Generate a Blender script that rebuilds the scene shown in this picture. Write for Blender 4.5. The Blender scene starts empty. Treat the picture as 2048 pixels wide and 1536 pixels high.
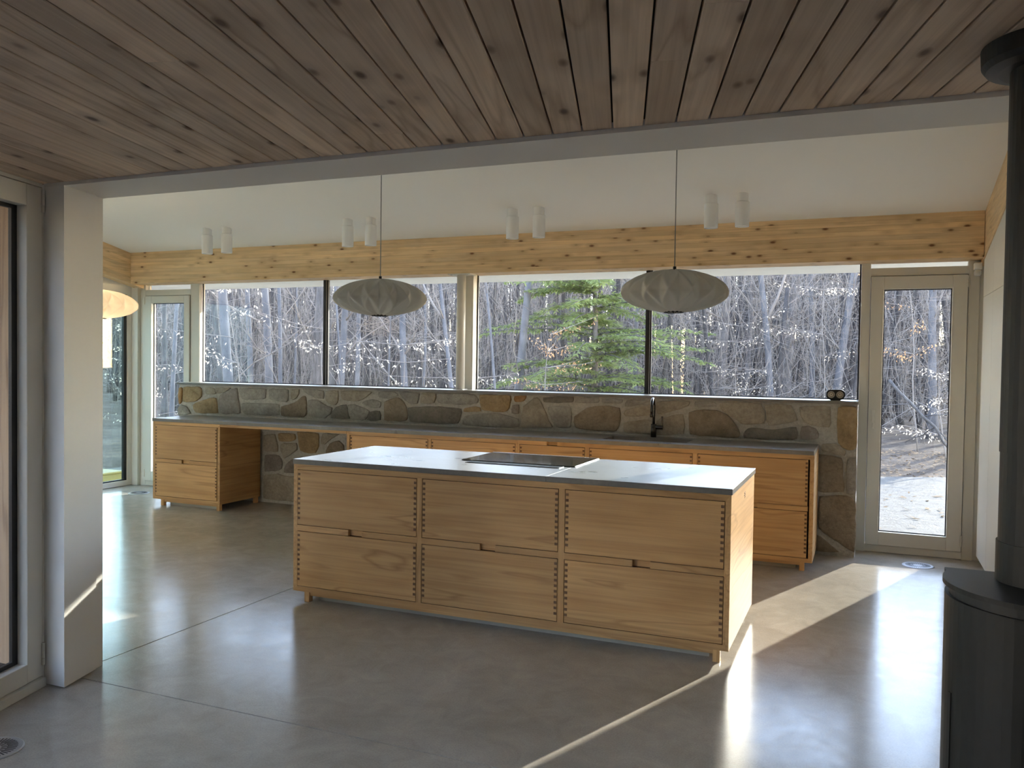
import bpy, bmesh, math, random
from mathutils import Matrix, Vector, noise

random.seed(7)
scene = bpy.context.scene
COL = scene.collection

# ------------------------------------------------------------------ camera
FOCAL_PX = 1690.5
YAW, PITCH, ROLL, CAM_H = -0.39665, 0.02632, 0.013516, 1.5663
F = Vector((math.sin(YAW) * math.cos(PITCH), math.cos(YAW) * math.cos(PITCH), -math.sin(PITCH)))
R0 = Vector((math.cos(YAW), -math.sin(YAW), 0.0))
U0 = R0.cross(F)
RIGHT = math.cos(ROLL) * R0 + math.sin(ROLL) * U0
UP = -math.sin(ROLL) * R0 + math.cos(ROLL) * U0
cam_data = bpy.data.cameras.new('camera')
cam_data.sensor_fit = 'HORIZONTAL'
cam_data.sensor_width = 36.0
cam_data.lens = FOCAL_PX / 2048.0 * 36.0
cam_data.clip_start = 0.05
cam_data.clip_end = 400.0
cam = bpy.data.objects.new('camera', cam_data)
m = Matrix((RIGHT, UP, -F)).transposed().to_4x4()
m.translation = Vector((0, 0, CAM_H))
cam.matrix_world = m
COL.objects.link(cam)
scene.camera = cam

# ------------------------------------------------------------------ sky, sun, exposure
SUN_ELEV = math.radians(18.3)
SUN_AZ = math.atan2(0.351, 0.936)          # from +Y towards +X
world = bpy.data.worlds.new('world')
scene.world = world
world.use_nodes = True
wn = world.node_tree.nodes
wl = world.node_tree.links
wn.clear()
w_out = wn.new('ShaderNodeOutputWorld')
w_bg = wn.new('ShaderNodeBackground')
w_sky = wn.new('ShaderNodeTexSky')
w_sky.sky_type = 'NISHITA'
w_sky.sun_disc = False
w_sky.sun_elevation = SUN_ELEV
w_sky.sun_rotation = SUN_AZ
w_sky.air_density = 1.0
w_sky.dust_density = 0.0
w_sky.ozone_density = 1.0
w_bg.inputs['Strength'].default_value = 1.0
w_tint = wn.new('ShaderNodeMix')
w_tint.data_type = 'RGBA'
w_tint.blend_type = 'MULTIPLY'
w_tint.inputs[0].default_value = 1.0
w_tint.inputs[7].default_value = (1.19, 0.93, 0.885, 1)
wl.new(w_sky.outputs['Color'], w_tint.inputs[6])
wl.new(w_tint.outputs[2], w_bg.inputs['Color'])
wl.new(w_bg.outputs['Background'], w_out.inputs['Surface'])

sun_dir = Vector((math.sin(SUN_AZ) * math.cos(SUN_ELEV), math.cos(SUN_AZ) * math.cos(SUN_ELEV), math.sin(SUN_ELEV)))
sun_data = bpy.data.lights.new('sun', 'SUN')
sun_data.energy = 5.6
sun_data.angle = math.radians(0.53)
sun_data.color = (1.0, 0.92, 0.82)
sun = bpy.data.objects.new('sun', sun_data)
sun.rotation_mode = 'QUATERNION'
sun.rotation_quaternion = sun_dir.to_track_quat('Z', 'Y')
sun.location = (12, 30, 14)
COL.objects.link(sun)

scene.view_settings.view_transform = 'Standard'
scene.view_settings.look = 'None'
scene.view_settings.gamma = 1.0
scene.view_settings.use_curve_mapping = False
scene.view_settings.exposure = 1.28
scene.cycles.max_bounces = 7
scene.cycles.diffuse_bounces = 5
scene.cycles.glossy_bounces = 3
scene.cycles.use_adaptive_sampling = True
scene.cycles.adaptive_threshold = 0.2
scene.cycles.adaptive_min_samples = 16
scene.cycles.transparent_max_bounces = 16
scene.cycles.sample_clamp_indirect = 8.0

# ------------------------------------------------------------------ object helpers
OFFSET = {}


def tag(o, label=None, cat=None, group=None, kind=None):
    if label: o['label'] = label
    if cat: o['category'] = cat
    if group: o['group'] = group
    if kind: o['kind'] = kind
    return o


def thing(name, label, cat, loc=(0, 0, 0), group=None, kind=None):
    o = bpy.data.objects.new(name, None)
    o.empty_display_size = 0.1
    o.location = loc
    COL.objects.link(o)
    OFFSET[o.name] = Vector(loc)
    return tag(o, label, cat, group, kind)


def obj(name, mesh, mat, parent=None, kind=None, smooth=False, label=None):
    """mesh: bmesh or (verts, faces), in world coordinates; shifted to the parent's frame."""
    me = bpy.data.meshes.new(name)
    if isinstance(mesh, tuple):
        me.from_pydata([tuple(v) for v in mesh[0]], [], mesh[1])
    else:
        mesh.to_mesh(me)
        mesh.free()
    o = bpy.data.objects.new(name, me)
    COL.objects.link(o)
    if parent is not None:
        off = OFFSET.get(parent.name, Vector((0, 0, 0)))
        o.parent = parent
        OFFSET[o.name] = off
        if off.length > 0:
            me.transform(Matrix.Translation(-off))
    else:
        OFFSET[o.name] = Vector((0, 0, 0))
    if mat is not None:
        me.materials.append(mat)
    if smooth:
        for p in me.polygons: p.use_smooth = True
    me.update()
    if kind: o['kind'] = kind
    if label: o['label'] = label
    return o


def single(name, mesh, mat, label, cat, base, group=None, kind=None, smooth=False):
    """a thing of one mesh whose origin sits at its base"""
    o = obj(name, mesh, mat, smooth=smooth)
    b = Vector(base)
    o.data.transform(Matrix.Translation(-b))
    o.location = b
    OFFSET[o.name] = b
    return tag(o, label, cat, group, kind)


def copy_tree(o, parent=None, delta=None):
    c = o.copy()
    COL.objects.link(c)
    c.parent = parent
    if delta is not None:
        c.location = Vector(o.location) + Vector(delta)
    for ch in list(o.children):
        copy_tree(ch, c)
    return c


# ------------------------------------------------------------------ mesh helpers
def box(x0, x1, y0, y1, z0, z1, bev=0.0, bm=None, segs=2):
    b = bmesh.new()
    r = bmesh.ops.create_cube(b, size=1.0)
    for v in b.verts:
        v.co = Vector(((x0 + x1) / 2 + v.co.x * (x1 - x0), (y0 + y1) / 2 + v.co.y * (y1 - y0), (z0 + z1) / 2 + v.co.z * (z1 - z0)))
    if bev > 0:
        bmesh.ops.bevel(b, geom=list(b.edges), offset=bev, segments=segs, affect='EDGES', profile=0.5)
    if bm is None:
        return b
    me = bpy.data.meshes.new('tmp')
    b.to_mesh(me); b.free()
    bm.from_mesh(me)
    bpy.data.meshes.remove(me)
    return bm


def join(*bms):
    out = bmesh.new()
    for b in bms:
        me = bpy.data.meshes.new('tmp')
        if isinstance(b, tuple):
            me.from_pydata([tuple(v) for v in b[0]], [], b[1])
        else:
            b.to_mesh(me); b.free()
        out.from_mesh(me)
        bpy.data.meshes.remove(me)
    return out


def prism(poly, axis, a, b):
    """poly: list of 2D points, extruded along axis 'x','y','z' from a to b"""
    n = len(poly)
    def P(p, t):
        if axis == 'y': return (p[0], t, p[1])
        if axis == 'x': return (t, p[0], p[1])
        return (p[0], p[1], t)
    vs = [P(p, a) for p in poly] + [P(p, b) for p in poly]
    fs = [tuple(range(n - 1, -1, -1)), tuple(range(n, 2 * n))]
    for i in range(n):
        j = (i + 1) % n
        fs.append((i, j, n + j, n + i))
    bm = bmesh.new()
    bv = [bm.verts.new(v) for v in vs]
    for f in fs: bm.faces.new([bv[i] for i in f])
    bmesh.ops.recalc_face_normals(bm, faces=list(bm.faces))
    return bm


def lathe(prof, cx, cy, n=32, close=True, a0=0.0, a1=2 * math.pi):
    """prof: [(r,z)...] revolved about the vertical through cx,cy"""
    vs, fs = [], []
    k = len(prof)
    for i in range(n):
        a = a0 + (a1 - a0) * i / n
        for r, z in prof:
            vs.append((cx + r * math.cos(a), cy + r * math.sin(a), z))
    for i in range(n):
        j = (i + 1) % n
        for q in range(k - 1):
            fs.append((i * k + q, j * k + q, j * k + q + 1, i * k + q + 1))
    bm = bmesh.new()
    bv = [bm.verts.new(v) for v in vs]
    for f in fs: bm.faces.new([bv[i] for i in f])
    bmesh.ops.remove_doubles(bm, verts=list(bm.verts), dist=1e-6)
    bmesh.ops.holes_fill(bm, edges=[e for e in bm.edges if e.is_boundary], sides=0)
    bmesh.ops.recalc_face_normals(bm, faces=list(bm.faces))
    return bm


def cyl(cx, cy, z0, z1, r, n=24, bev=0.0):
    if bev > 0:
        return lathe([(0, z0), (r - bev, z0), (r, z0 + bev), (r, z1 - bev), (r - bev, z1), (0, z1)], cx, cy, n)
    return lathe([(0, z0), (r, z0), (r, z1), (0, z1)], cx, cy, n)


def tube(pts, radii, n=8, vs=None, fs=None):
    """tapered tube along pts; returns (verts, faces) or appends"""
    own = vs is None
    if own: vs, fs = [], []
    pts = [Vector(p) for p in pts]
    base = len(vs)
    prev = None
    for i, p in enumerate(pts):
        d = (pts[min(i + 1, len(pts) - 1)] - pts[max(i - 1, 0)])
        if d.length < 1e-9: d = Vector((0, 0, 1))
        d.normalize()
        if prev is None:
            a = d.cross(Vector((0.13, 1, 0.07)))
            if a.length < 1e-3: a = d.cross(Vector((1, 0, 0)))
        else:
            a = prev - d * prev.dot(d)
        a.normalize(); prev = a
        b = d.cross(a)
        r = radii[i]
        for k in range(n):
            t = 2 * math.pi * k / n
            vs.append(tuple(p + a * (r * math.cos(t)) + b * (r * math.sin(t))))
    for i in range(len(pts) - 1):
        for k in range(n):
            k2 = (k + 1) % n
            fs.append((base + i * n + k, base + i * n + k2, base + (i + 1) * n + k2, base + (i + 1) * n + k))
    fs.append(tuple(base + k for k in range(n - 1, -1, -1)))
    fs.append(tuple(base + (len(pts) - 1) * n + k for k in range(n)))
    return vs, fs


# ------------------------------------------------------------------ materials
class NT:
    def __init__(self, name):
        self.m = bpy.data.materials.new(name)
        self.m.use_nodes = True
        self.t = self.m.node_tree
        self.t.nodes.clear()
        self.out = self.t.nodes.new('ShaderNodeOutputMaterial')
    def n(self, typ, **kw):
        x = self.t.nodes.new(typ)
        for k, v in kw.items():
            if k.startswith('i_'):
                x.inputs[k[2:].replace('_', ' ')].default_value = v
            else:
                setattr(x, k, v)
        return x
    def l(self, a, b): self.t.links.new(a, b)
    def coords(self, scale=(1, 1, 1), rand=True, loc=(0, 0, 0)):
        tc = self.n('ShaderNodeTexCoord')
        src = tc.outputs['Object']
        if rand:
            oi = self.n('ShaderNodeObjectInfo')
            mul = self.n('ShaderNodeMath', operation='MULTIPLY'); mul.inputs[1].default_value = 37.0
            self.l(oi.outputs['Random'], mul.inputs[0])
            add = self.n('ShaderNodeVectorMath', operation='ADD')
            self.l(src, add.inputs[0]); self.l(mul.outputs[0], add.inputs[1])
            src = add.outputs[0]
        mp = self.n('ShaderNodeMapping')
        mp.inputs['Scale'].default_value = scale
        mp.inputs['Location'].default_value = loc
        self.l(src, mp.inputs['Vector'])
        return mp.outputs['Vector']
    def noise(self, vec, scale, detail=4, rough=0.55, dist=0.0):
        x = self.n('ShaderNodeTexNoise')
        x.inputs['Scale'].default_value = scale; x.inputs['Detail'].default_value = detail
        x.inputs['Roughness'].default_value = rough; x.inputs['Distortion'].default_value = dist
        self.l(vec, x.inputs['Vector'])
        return x.outputs['Fac']
    def ramp(self, fac, stops):
        r = self.n('ShaderNodeValToRGB')
        el = r.color_ramp.elements
        while len(el) < len(stops): el.new(0.5)
        for e, (p, c) in zip(el, stops):
            e.position = p; e.color = (c[0], c[1], c[2], 1)
        self.l(fac, r.inputs['Fac'])
        return r.outputs['Color']
    def mix(self, fac, a, b, mode='MIX'):
        x = self.n('ShaderNodeMix', data_type='RGBA', blend_type=mode)
        for s, v in ((x.inputs[0], fac), (x.inputs[6], a), (x.inputs[7], b)):
            if hasattr(v, 'is_output'): self.l(v, s)
            else: s.default_value = v if not isinstance(v, tuple) else (v[0], v[1], v[2], 1)
        return x.outputs[2]
    def maprange(self, v, a, b, c, d):
        x = self.n('ShaderNodeMapRange')
        self.l(v, x.inputs['Value'])
        for k, q in zip(('From Min', 'From Max', 'To Min', 'To Max'), (a, b, c, d)): x.inputs[k].default_value = q
        return x.outputs['Result']
    def bsdf(self, color, rough=0.5, spec=0.5, metal=0.0, bump=None, bstr=0.2, bdist=0.01, coat=0.0, coat_rough=0.1):
        p = self.n('ShaderNodeBsdfPrincipled')
        for s, v in ((p.inputs['Base Color'], color), (p.inputs['Roughness'], rough)):
            if hasattr(v, 'is_output'): self.l(v, s)
            else: s.default_value = v if not isinstance(v, tuple) else (v[0], v[1], v[2], 1)
        p.inputs['Specular IOR Level'].default_value = spec
        p.inputs['Metallic'].default_value = metal
        p.inputs['Coat Weight'].default_value = coat
        p.inputs['Coat Roughness'].default_value = coat_rough
        if bump is not None:
            b = self.n('ShaderNodeBump')
            b.inputs['Strength'].default_value = bstr; b.inputs['Distance'].default_value = bdist
            self.l(bump, b.inputs['Height'])
            self.l(b.outputs['Normal'], p.inputs['Normal'])
        self.l(p.outputs['BSDF'], self.out.inputs['Surface'])
        return p


def mat_plain(name, col, rough=0.5, spec=0.5, metal=0.0, var=0.0, scale=6.0):
    t = NT(name)
    if var > 0:
        v = t.coords((1, 1, 1), rand=False)
        f = t.noise(v, scale, 4)
        c = t.ramp(f, [(0.3, tuple(x * (1 - var) for x in col)), (0.7, tuple(min(1, x * (1 + var)) for x in col))])
        t.bsdf(c, rough, spec, metal)
    else:
        t.bsdf(col, rough, spec, metal)
    return t.m


def mat_wood(name, light, mid, dark, along='x', scale=1.0, knots=0.0, rough=0.45, board=0.0, knot_col=(0.09, 0.045, 0.02), knot_scale=5.0, ring=9.0, tint=0.0):
    t = NT(name)
    st = {'x': (0.35, 3.2, 3.2), 'y': (3.2, 0.35, 3.2), 'z': (3.2, 3.2, 0.35)}[along]
    v = t.coords(tuple(s * scale for s in st))
    wob = t.noise(v, 1.3, 3, 0.5, 0.4)
    # cathedral rings from a banded low noise
    mul = t.n('ShaderNodeMath', operation='MULTIPLY'); mul.inputs[1].default_value = ring
    t.l(wob, mul.inputs[0])
    fr = t.n('ShaderNodeMath', operation='PINGPONG'); fr.inputs[1].default_value = 1.0
    t.l(mul.outputs[0], fr.inputs[0])
    base = t.ramp(fr.outputs[0], [(0.0, mid), (0.55, light), (0.86, light), (1.0, dark)])
    st2 = {'x': (1.2, 60, 60), 'y': (60, 1.2, 60), 'z': (60, 60, 1.2)}[along]
    v2 = t.coords(tuple(s * scale for s in st2))
    fine = t.noise(v2, 1.0, 3, 0.6)
    fcol = t.ramp(fine, [(0.25, (0.70, 0.66, 0.62)), (0.6, (1, 1, 1))])
    col = t.mix(0.75, base, fcol, 'MULTIPLY')
    big = t.noise(t.coords((1.1, 1.1, 1.1)), 1.1, 2)
    col = t.mix(1.0, col, t.ramp(big, [(0.3, (0.84, 0.83, 0.82)), (0.7, (1.08, 1.07, 1.05))]), 'MULTIPLY')
    if tint > 0:
        oi = t.n('ShaderNodeObjectInfo')
        col = t.mix(1.0, col, t.ramp(oi.outputs['Random'], [(0.0, (1 - tint, 1 - tint * 1.05, 1 - tint * 1.15)), (0.5, (1, 1, 1)), (1.0, (1 + tint, 1 + tint * 0.9, 1 + tint * 0.7))]), 'MULTIPLY')
    h = fine
    if knots > 0:
        ks = {'x': (0.45, 1, 1), 'y': (1, 0.45, 1), 'z': (1, 1, 0.45)}[along]
        kv = t.coords(tuple(s * knot_scale for s in ks))
        vo = t.n('ShaderNodeTexVoronoi'); vo.feature = 'F1'; vo.inputs['Scale'].default_value = 1.0
        vo.inputs['Randomness'].default_value = 1.0
        t.l(kv, vo.inputs['Vector'])
        k1 = t.maprange(vo.outputs['Distance'], knots * 0.5, knots * 1.25, 1.0, 0.0)
        halo = t.maprange(vo.outputs['Distance'], knots * 0.8, knots * 3.2, 0.5, 0.0)
        col = t.mix(halo, col, tuple(0.5 * a + 0.5 * b for a, b in zip(dark, knot_col)))
        col = t.mix(k1, col, knot_col)
    t.bsdf(col, rough, 0.35, bump=h, bstr=0.12, bdist=0.002)
    return t.m


M = {}
M['oak'] = mat_wood('oak', (0.65, 0.41, 0.195), (0.59, 0.355, 0.16), (0.49, 0.29, 0.13), 'x', 1.0, rough=0.42, ring=8, tint=0.07)
M['oak_v'] = mat_wood('oak_upright', (0.65, 0.41, 0.195), (0.59, 0.355, 0.16), (0.50, 0.30, 0.135), 'z', 1.0, rough=0.42, ring=7, tint=0.05)
M['oak_end'] = mat_plain('oak_end_grain', (0.15, 0.08, 0.038), 0.6)
M['pine'] = mat_wood('ceiling_cedar', (0.70, 0.55, 0.42), (0.65, 0.495, 0.37), (0.54, 0.40, 0.285), 'y', 1.0, knots=0.14, rough=0.6, ring=6, knot_col=(0.13, 0.075, 0.045), knot_scale=9.0, tint=0.16)
M['glulam'] = mat_wood('glulam_spruce', (0.92, 0.69, 0.42), (0.88, 0.64, 0.36), (0.80, 0.54, 0.28), 'x', 1.0, knots=0.135, rough=0.5, ring=4, knot_col=(0.20, 0.085, 0.03), knot_scale=12.0, tint=0.06)
M['glulam_y'] = mat_wood('glulam_spruce_return', (0.92, 0.69, 0.42), (0.88, 0.64, 0.36), (0.80, 0.54, 0.28), 'y', 1.0, knots=0.10, rough=0.5, ring=4, knot_col=(0.20, 0.085, 0.03), knot_scale=12.0, tint=0.06)
M['cladding'] = mat_wood('outside_cladding', (0.34, 0.235, 0.15), (0.29, 0.195, 0.12), (0.22, 0.14, 0.085), 'z', 1.0, knots=0.08, rough=0.7, ring=5, tint=0.1)
M['white'] = mat_plain('white_paint', (0.80, 0.785, 0.74), 0.6, 0.3)
M['ceiling_white'] = mat_plain('ceiling_plaster', (0.90, 0.885, 0.84), 0.8, 0.2)
M['grey_paint'] = mat_plain('pale_grey_paint', (0.74, 0.71, 0.665), 0.55, 0.3)
M['frame'] = mat_plain('window_frame_lacquer', (0.70, 0.675, 0.60), 0.4, 0.4)
M['pantry'] = mat_plain('pantry_lacquer', (0.80, 0.78, 0.71), 0.45, 0.4)
M['black'] = mat_plain('black_gasket', (0.012, 0.012, 0.013), 0.5)
M['black_metal'] = mat_plain('black_steel', (0.011, 0.011, 0.011), 0.5, 0.4, var=0.15, scale=30)
M['dark_gap'] = mat_plain('dark_recess', (0.03, 0.022, 0.016), 0.9, 0.1)
M['chrome'] = mat_plain('brushed_steel', (0.62, 0.62, 0.62), 0.28, 0.5, 1.0)
M['can'] = mat_plain('can_white', (0.90, 0.90, 0.88), 0.5, 0.3)
M['toe'] = mat_plain('toe_panel_grey', (0.42, 0.415, 0.37), 0.7)
M['dial'] = mat_plain('dial_cream', (0.62, 0.56, 0.46), 0.5)
M['dial_ring'] = mat_plain('dial_ring_grey', (0.30, 0.30, 0.28), 0.35, 0.5, 0.3)


def mat_floor():
    t = NT('polished_concrete')
    v = t.coords((1, 1, 1), rand=False)
    big = t.noise(v, 0.9, 6, 0.62, 0.6)
    c = t.ramp(big, [(0.25, (0.34, 0.31, 0.265)), (0.5, (0.41, 0.375, 0.325)), (0.75, (0.48, 0.448, 0.40))])
    sm = t.noise(v, 5.5, 7, 0.68, 0.9)
    c = t.mix(1.0, c, t.ramp(sm, [(0.3, (0.86, 0.86, 0.87)), (0.7, (1.09, 1.085, 1.08))]), 'MULTIPLY')
    fine = t.noise(v, 130, 2, 0.6)
    c = t.mix(0.35, c, t.ramp(fine, [(0.35, (0.72, 0.72, 0.72)), (0.65, (1.1, 1.1, 1.1))]), 'MULTIPLY')
    rg = t.maprange(sm, 0.25, 0.75, 0.15, 0.25)
    t.bsdf(c, rg, 0.26, bump=t.noise(v, 2.5, 3), bstr=0.03, bdist=0.02)
    return t.m


M['floor'] = mat_floor()


def mat_worktop():
    t = NT('grey_limestone_worktop')
    v = t.coords((1.0, 2.6, 1.0))
    a = t.noise(v, 3.0, 7, 0.62, 0.5)
    c = t.ramp(a, [(0.28, (0.135, 0.132, 0.128)), (0.5, (0.18, 0.176, 0.17)), (0.74, (0.23, 0.225, 0.218))])
    f = t.noise(v, 40, 3)
    c = t.mix(0.4, c, t.ramp(f, [(0.3, (0.8, 0.8, 0.8)), (0.7, (1.15, 1.15, 1.15))]), 'MULTIPLY')
    t.bsdf(c, t.maprange(a, 0.3, 0.7, 0.26, 0.36), 0.5, bump=f, bstr=0.03, bdist=0.002)
    return t.m


M['worktop'] = mat_worktop()


def mat_stone(name, a, b, c):
    t = NT(name)
    v = t.coords((1, 1, 1))
    n1 = t.noise(v, 6.0, 7, 0.65, 0.6)
    col = t.ramp(n1, [(0.25, a), (0.5, b), (0.78, c)])
    n2 = t.noise(v, 38, 5, 0.65)
    col = t.mix(0.7, col, t.ramp(n2, [(0.3, (0.68, 0.67, 0.66)), (0.7, (1.2, 1.19, 1.17))]), 'MULTIPLY')
    h = t.mix(0.4, n1, n2)
    t.bsdf(col, 0.85, 0.2, bump=h, bstr=1.0, bdist=0.03)
    return t.m


M['st_o'] = mat_stone('stone_rust', (0.27, 0.15, 0.065), (0.40, 0.225, 0.10), (0.47, 0.31, 0.17))
M['st_t'] = mat_stone('stone_tan', (0.26, 0.19, 0.105), (0.385, 0.285, 0.165), (0.46, 0.37, 0.25))
M['st_p'] = mat_stone('stone_pale', (0.29, 0.26, 0.21), (0.40, 0.36, 0.295), (0.50, 0.46, 0.39))
M['st_g'] = mat_stone('stone_grey', (0.25, 0.24, 0.22), (0.36, 0.345, 0.315), (0.46, 0.445, 0.41))
M['st_m'] = mat_stone('stone_mauve', (0.215, 0.195, 0.18), (0.31, 0.28, 0.255), (0.41, 0.38, 0.34))
M['st_b'] = mat_stone('stone_brown', (0.20, 0.165, 0.12), (0.30, 0.25, 0.19), (0.39, 0.335, 0.265))
M['st_d'] = mat_stone('stone_slate', (0.14, 0.13, 0.115), (0.22, 0.205, 0.18), (0.30, 0.28, 0.25))
M['mortar'] = mat_stone('mortar', (0.44, 0.43, 0.40), (0.51, 0.50, 0.465), (0.57, 0.56, 0.525))


def mat_glass(name, tint=(0.96, 0.985, 0.97), ior=1.45):
    t = NT(name)
    tr = t.n('ShaderNodeBsdfTransparent'); tr.inputs['Color'].default_value = (*tint, 1)
    gl = t.n('ShaderNodeBsdfGlossy'); gl.inputs['Roughness'].default_value = 0.01
    gl.inputs['Color'].default_value = (1, 1, 1, 1)
    fr = t.n('ShaderNodeFresnel')
    ge = t.n('ShaderNodeNewGeometry')
    t.l(t.maprange(ge.outputs['Backfacing'], 0.0, 1.0, ior, 1.0 / ior), fr.inputs['IOR'])
    mx = t.n('ShaderNodeMixShader')
    t.l(fr.outputs['Fac'], mx.inputs[0]); t.l(tr.outputs[0], mx.inputs[1]); t.l(gl.outputs[0], mx.inputs[2])
    t.l(mx.outputs[0], t.out.inputs['Surface'])
    return t.m


M['glass'] = mat_glass('window_glass')
M['glass_green'] = mat_glass('tinted_door_glass', (0.80, 0.93, 0.88))


def mat_translucent(name, col, trans=0.45, rough=0.8):
    t = NT(name)
    d = t.n('ShaderNodeBsdfDiffuse'); d.inputs['Color'].default_value = (*col, 1)
    tl = t.n('ShaderNodeBsdfTranslucent'); tl.inputs['Color'].default_value = (*col, 1)
    mx = t.n('ShaderNodeMixShader'); mx.inputs[0].default_value = trans
    t.l(d.outputs[0], mx.inputs[1]); t.l(tl.outputs[0], mx.inputs[2]); t.l(mx.outputs[0], t.out.inputs['Surface'])
    return t.m


M['shade'] = mat_translucent('lamp_shade_skin', (0.80, 0.785, 0.74), 0.35)
M['leaf'] = mat_translucent('dry_beech_leaf', (0.75, 0.66, 0.52), 0.4)
M['leaf_brown'] = mat_translucent('fallen_leaf', (0.34, 0.24, 0.15), 0.2)
M['leaf_orange'] = mat_translucent('orange_leaf', (0.62, 0.37, 0.19), 0.4)
M['needle'] = mat_translucent('hemlock_needles', (0.31, 0.37, 0.155), 0.5)


def mat_bark(name, a, b, c, sc=1.0, bump=0.6):
    t = NT(name)
    v = t.coords((9 * sc, 9 * sc, 1.6 * sc))
    n1 = t.noise(v, 1.6, 6, 0.65, 0.4)
    col = t.ramp(n1, [(0.3, a), (0.5, b), (0.72, c)])
    n2 = t.noise(t.coords((1.2, 1.2, 2.5)), 2.0, 4)
    col = t.mix(0.6, col, t.ramp(n2, [(0.35, (0.7, 0.7, 0.72)), (0.65, (1.2, 1.2, 1.18))]), 'MULTIPLY')
    t.bsdf(col, 0.9, 0.15, bump=n1, bstr=bump, bdist=0.03)
    return t.m


M['bark_beech'] = mat_bark('beech_bark', (0.10, 0.103, 0.117), (0.145, 0.148, 0.163), (0.20, 0.20, 0.212), 0.6, 0.25)
M['bark_rough'] = mat_bark('rough_bark', (0.08, 0.075, 0.075), (0.15, 0.14, 0.14), (0.22, 0.21, 0.205), 1.6, 0.9)
M['bark_dark'] = mat_bark('dark_bark', (0.06, 0.058, 0.06), (0.105, 0.10, 0.10), (0.16, 0.155, 0.15), 1.1, 0.7)
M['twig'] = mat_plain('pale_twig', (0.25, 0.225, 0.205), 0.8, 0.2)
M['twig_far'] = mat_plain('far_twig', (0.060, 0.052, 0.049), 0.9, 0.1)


def mat_ground():
    t = NT('leaf_litter_ground')
    v = t.coords((1, 1, 1), rand=False)
    a = t.noise(v, 0.8, 6, 0.65)
    c = t.ramp(a, [(0.3, (0.09, 0.07, 0.055)), (0.5, (0.135, 0.11, 0.09)), (0.7, (0.19, 0.16, 0.135))])
    f = t.noise(v, 22, 5, 0.7)
    c = t.mix(0.9, c, t.ramp(f, [(0.35, (0.6, 0.56, 0.52)), (0.65, (1.3, 1.27, 1.22))]), 'MULTIPLY')
    t.bsdf(c, 0.95, 0.1, bump=f, bstr=0.8, bdist=0.05)
    return t.m


M['ground'] = mat_ground()
M['sand'] = mat_stone('sandy_yard', (0.12, 0.108, 0.09), (0.155, 0.142, 0.122), (0.195, 0.182, 0.16))

# ------------------------------------------------------------------ room constants
HY, HY2, SK = 2.825, 3.126, -0.274          # cross wall faces and the skew of the living room
SKA = math.atan(-SK)                        # rotation of the skewed frame
JX, HX0 = -3.578, -3.446
PLZ, SOFF = 2.370, 2.355                    # plank ceiling, opening soffit
WIN_Y, STONE_Y = 7.757, 7.4255
CEIL_SL = 0.2053


def zc(y, z0=2.798):
    return z0 + CEIL_SL * (7.536 - y)


def struct(name, mesh, mat, label, cat, smooth=False):
    return tag(obj(name, mesh, mat, smooth=smooth), label, cat, None, 'structure')


# ------------------------------------------------------------------ floor
floor = struct('floor', box(-8.4, 2.65, -4.2, 7.9, -0.16, -0.012), M['dark_gap'], 'polished grey concrete floor with saw-cut joints', 'floor')
jl = 0.0035
for poly in ([(-1.62, -4.2), (2.65, -4.2), (2.65, 2.955 - jl), (-3.62, 2.955 - jl), (-3.585, 2.80)],
             [(-8.4, 2.97), (-3.585 - jl, 2.97), (-3.585 - jl, 7.9), (-8.4, 7.9)],
             [(-3.585 + jl, 2.955 + jl), (2.65, 2.955 + jl), (2.65, 7.9), (-3.585 + jl, 7.9)]):
    obj('slab', prism(poly, 'z', -0.05, 0.0), M['floor'], floor)

# ------------------------------------------------------------------ plank ceiling of the living room
ceil = struct('ceiling', prism([(-3.75, HY - 0.01), (-1.75, -4.2), (2.65, -4.2), (2.65, HY - 0.01)], 'z', PLZ + 0.019, PLZ + 0.12), M['dark_gap'], 'low knotty cedar plank ceiling of narrow boards with dark grooves', 'ceiling')
PX0, PW = -1.1483, 0.1091
ca, sa, ta = math.cos(SKA), math.sin(SKA), math.tan(SKA)
cuts = {4: [0.596], -5: [0.207], -13: [1.13], -11: [0.598]}
rng = random.Random(3)
for lane in range(-23, 34):
    cs = list(cuts.get(lane, []))
    if not cs and rng.random() < 0.55: cs.append(rng.uniform(0.25, 1.9))
    cs += [cs[-1] + rng.uniform(2.2, 3.2)] if cs else [rng.uniform(2.0, 3.2)]
    cs.append(cs[-1] + rng.uniform(1.8, 2.6))
    cs = [c for c in cs if c < 6.9] + [7.2]
    w = PW * ca
    g = 0.0030
    xa, xb = -w / 2 + g, w / 2 - g
    prev = None
    for c in cs:
        yb = -c
        ya0, ya1 = (-xa * ta, -xb * ta) if prev is None else (-prev - 0.0008, -prev - 0.0008)
        ch = 0.0022
        # eased lower edges: a six point section swept between the two ends
        sec = [(xa + ch, 0.0), (xb - ch, 0.0), (xb, ch), (xb, 0.019), (xa, 0.019), (xa, ch)]
        vs = []
        for (x, z) in sec: vs.append((x, yb, z))
        for (x, z) in sec:
            f = (x - xa) / (xb - xa)
            vs.append((x, ya0 + (ya1 - ya0) * f, z))
        n = 6
        fs = [tuple(range(n)), tuple(range(2 * n - 1, n - 1, -1))] + [(i, n + i, n + (i + 1) % n, (i + 1) % n) for i in range(n)]
        bmv = bmesh.new(); bv = [bmv.verts.new(v) for v in vs]
        for f in fs: bmv.faces.new([bv[i] for i in f])
        bmesh.ops.recalc_face_normals(bmv, faces=list(bmv.faces))
        o = obj('plank', bmv, M['pine'], ceil)
        o.location = (PX0 + PW * (lane + 0.5), HY - 0.004, PLZ)
        o.rotation_euler = (0, 0, SKA)
        prev = c

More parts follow.
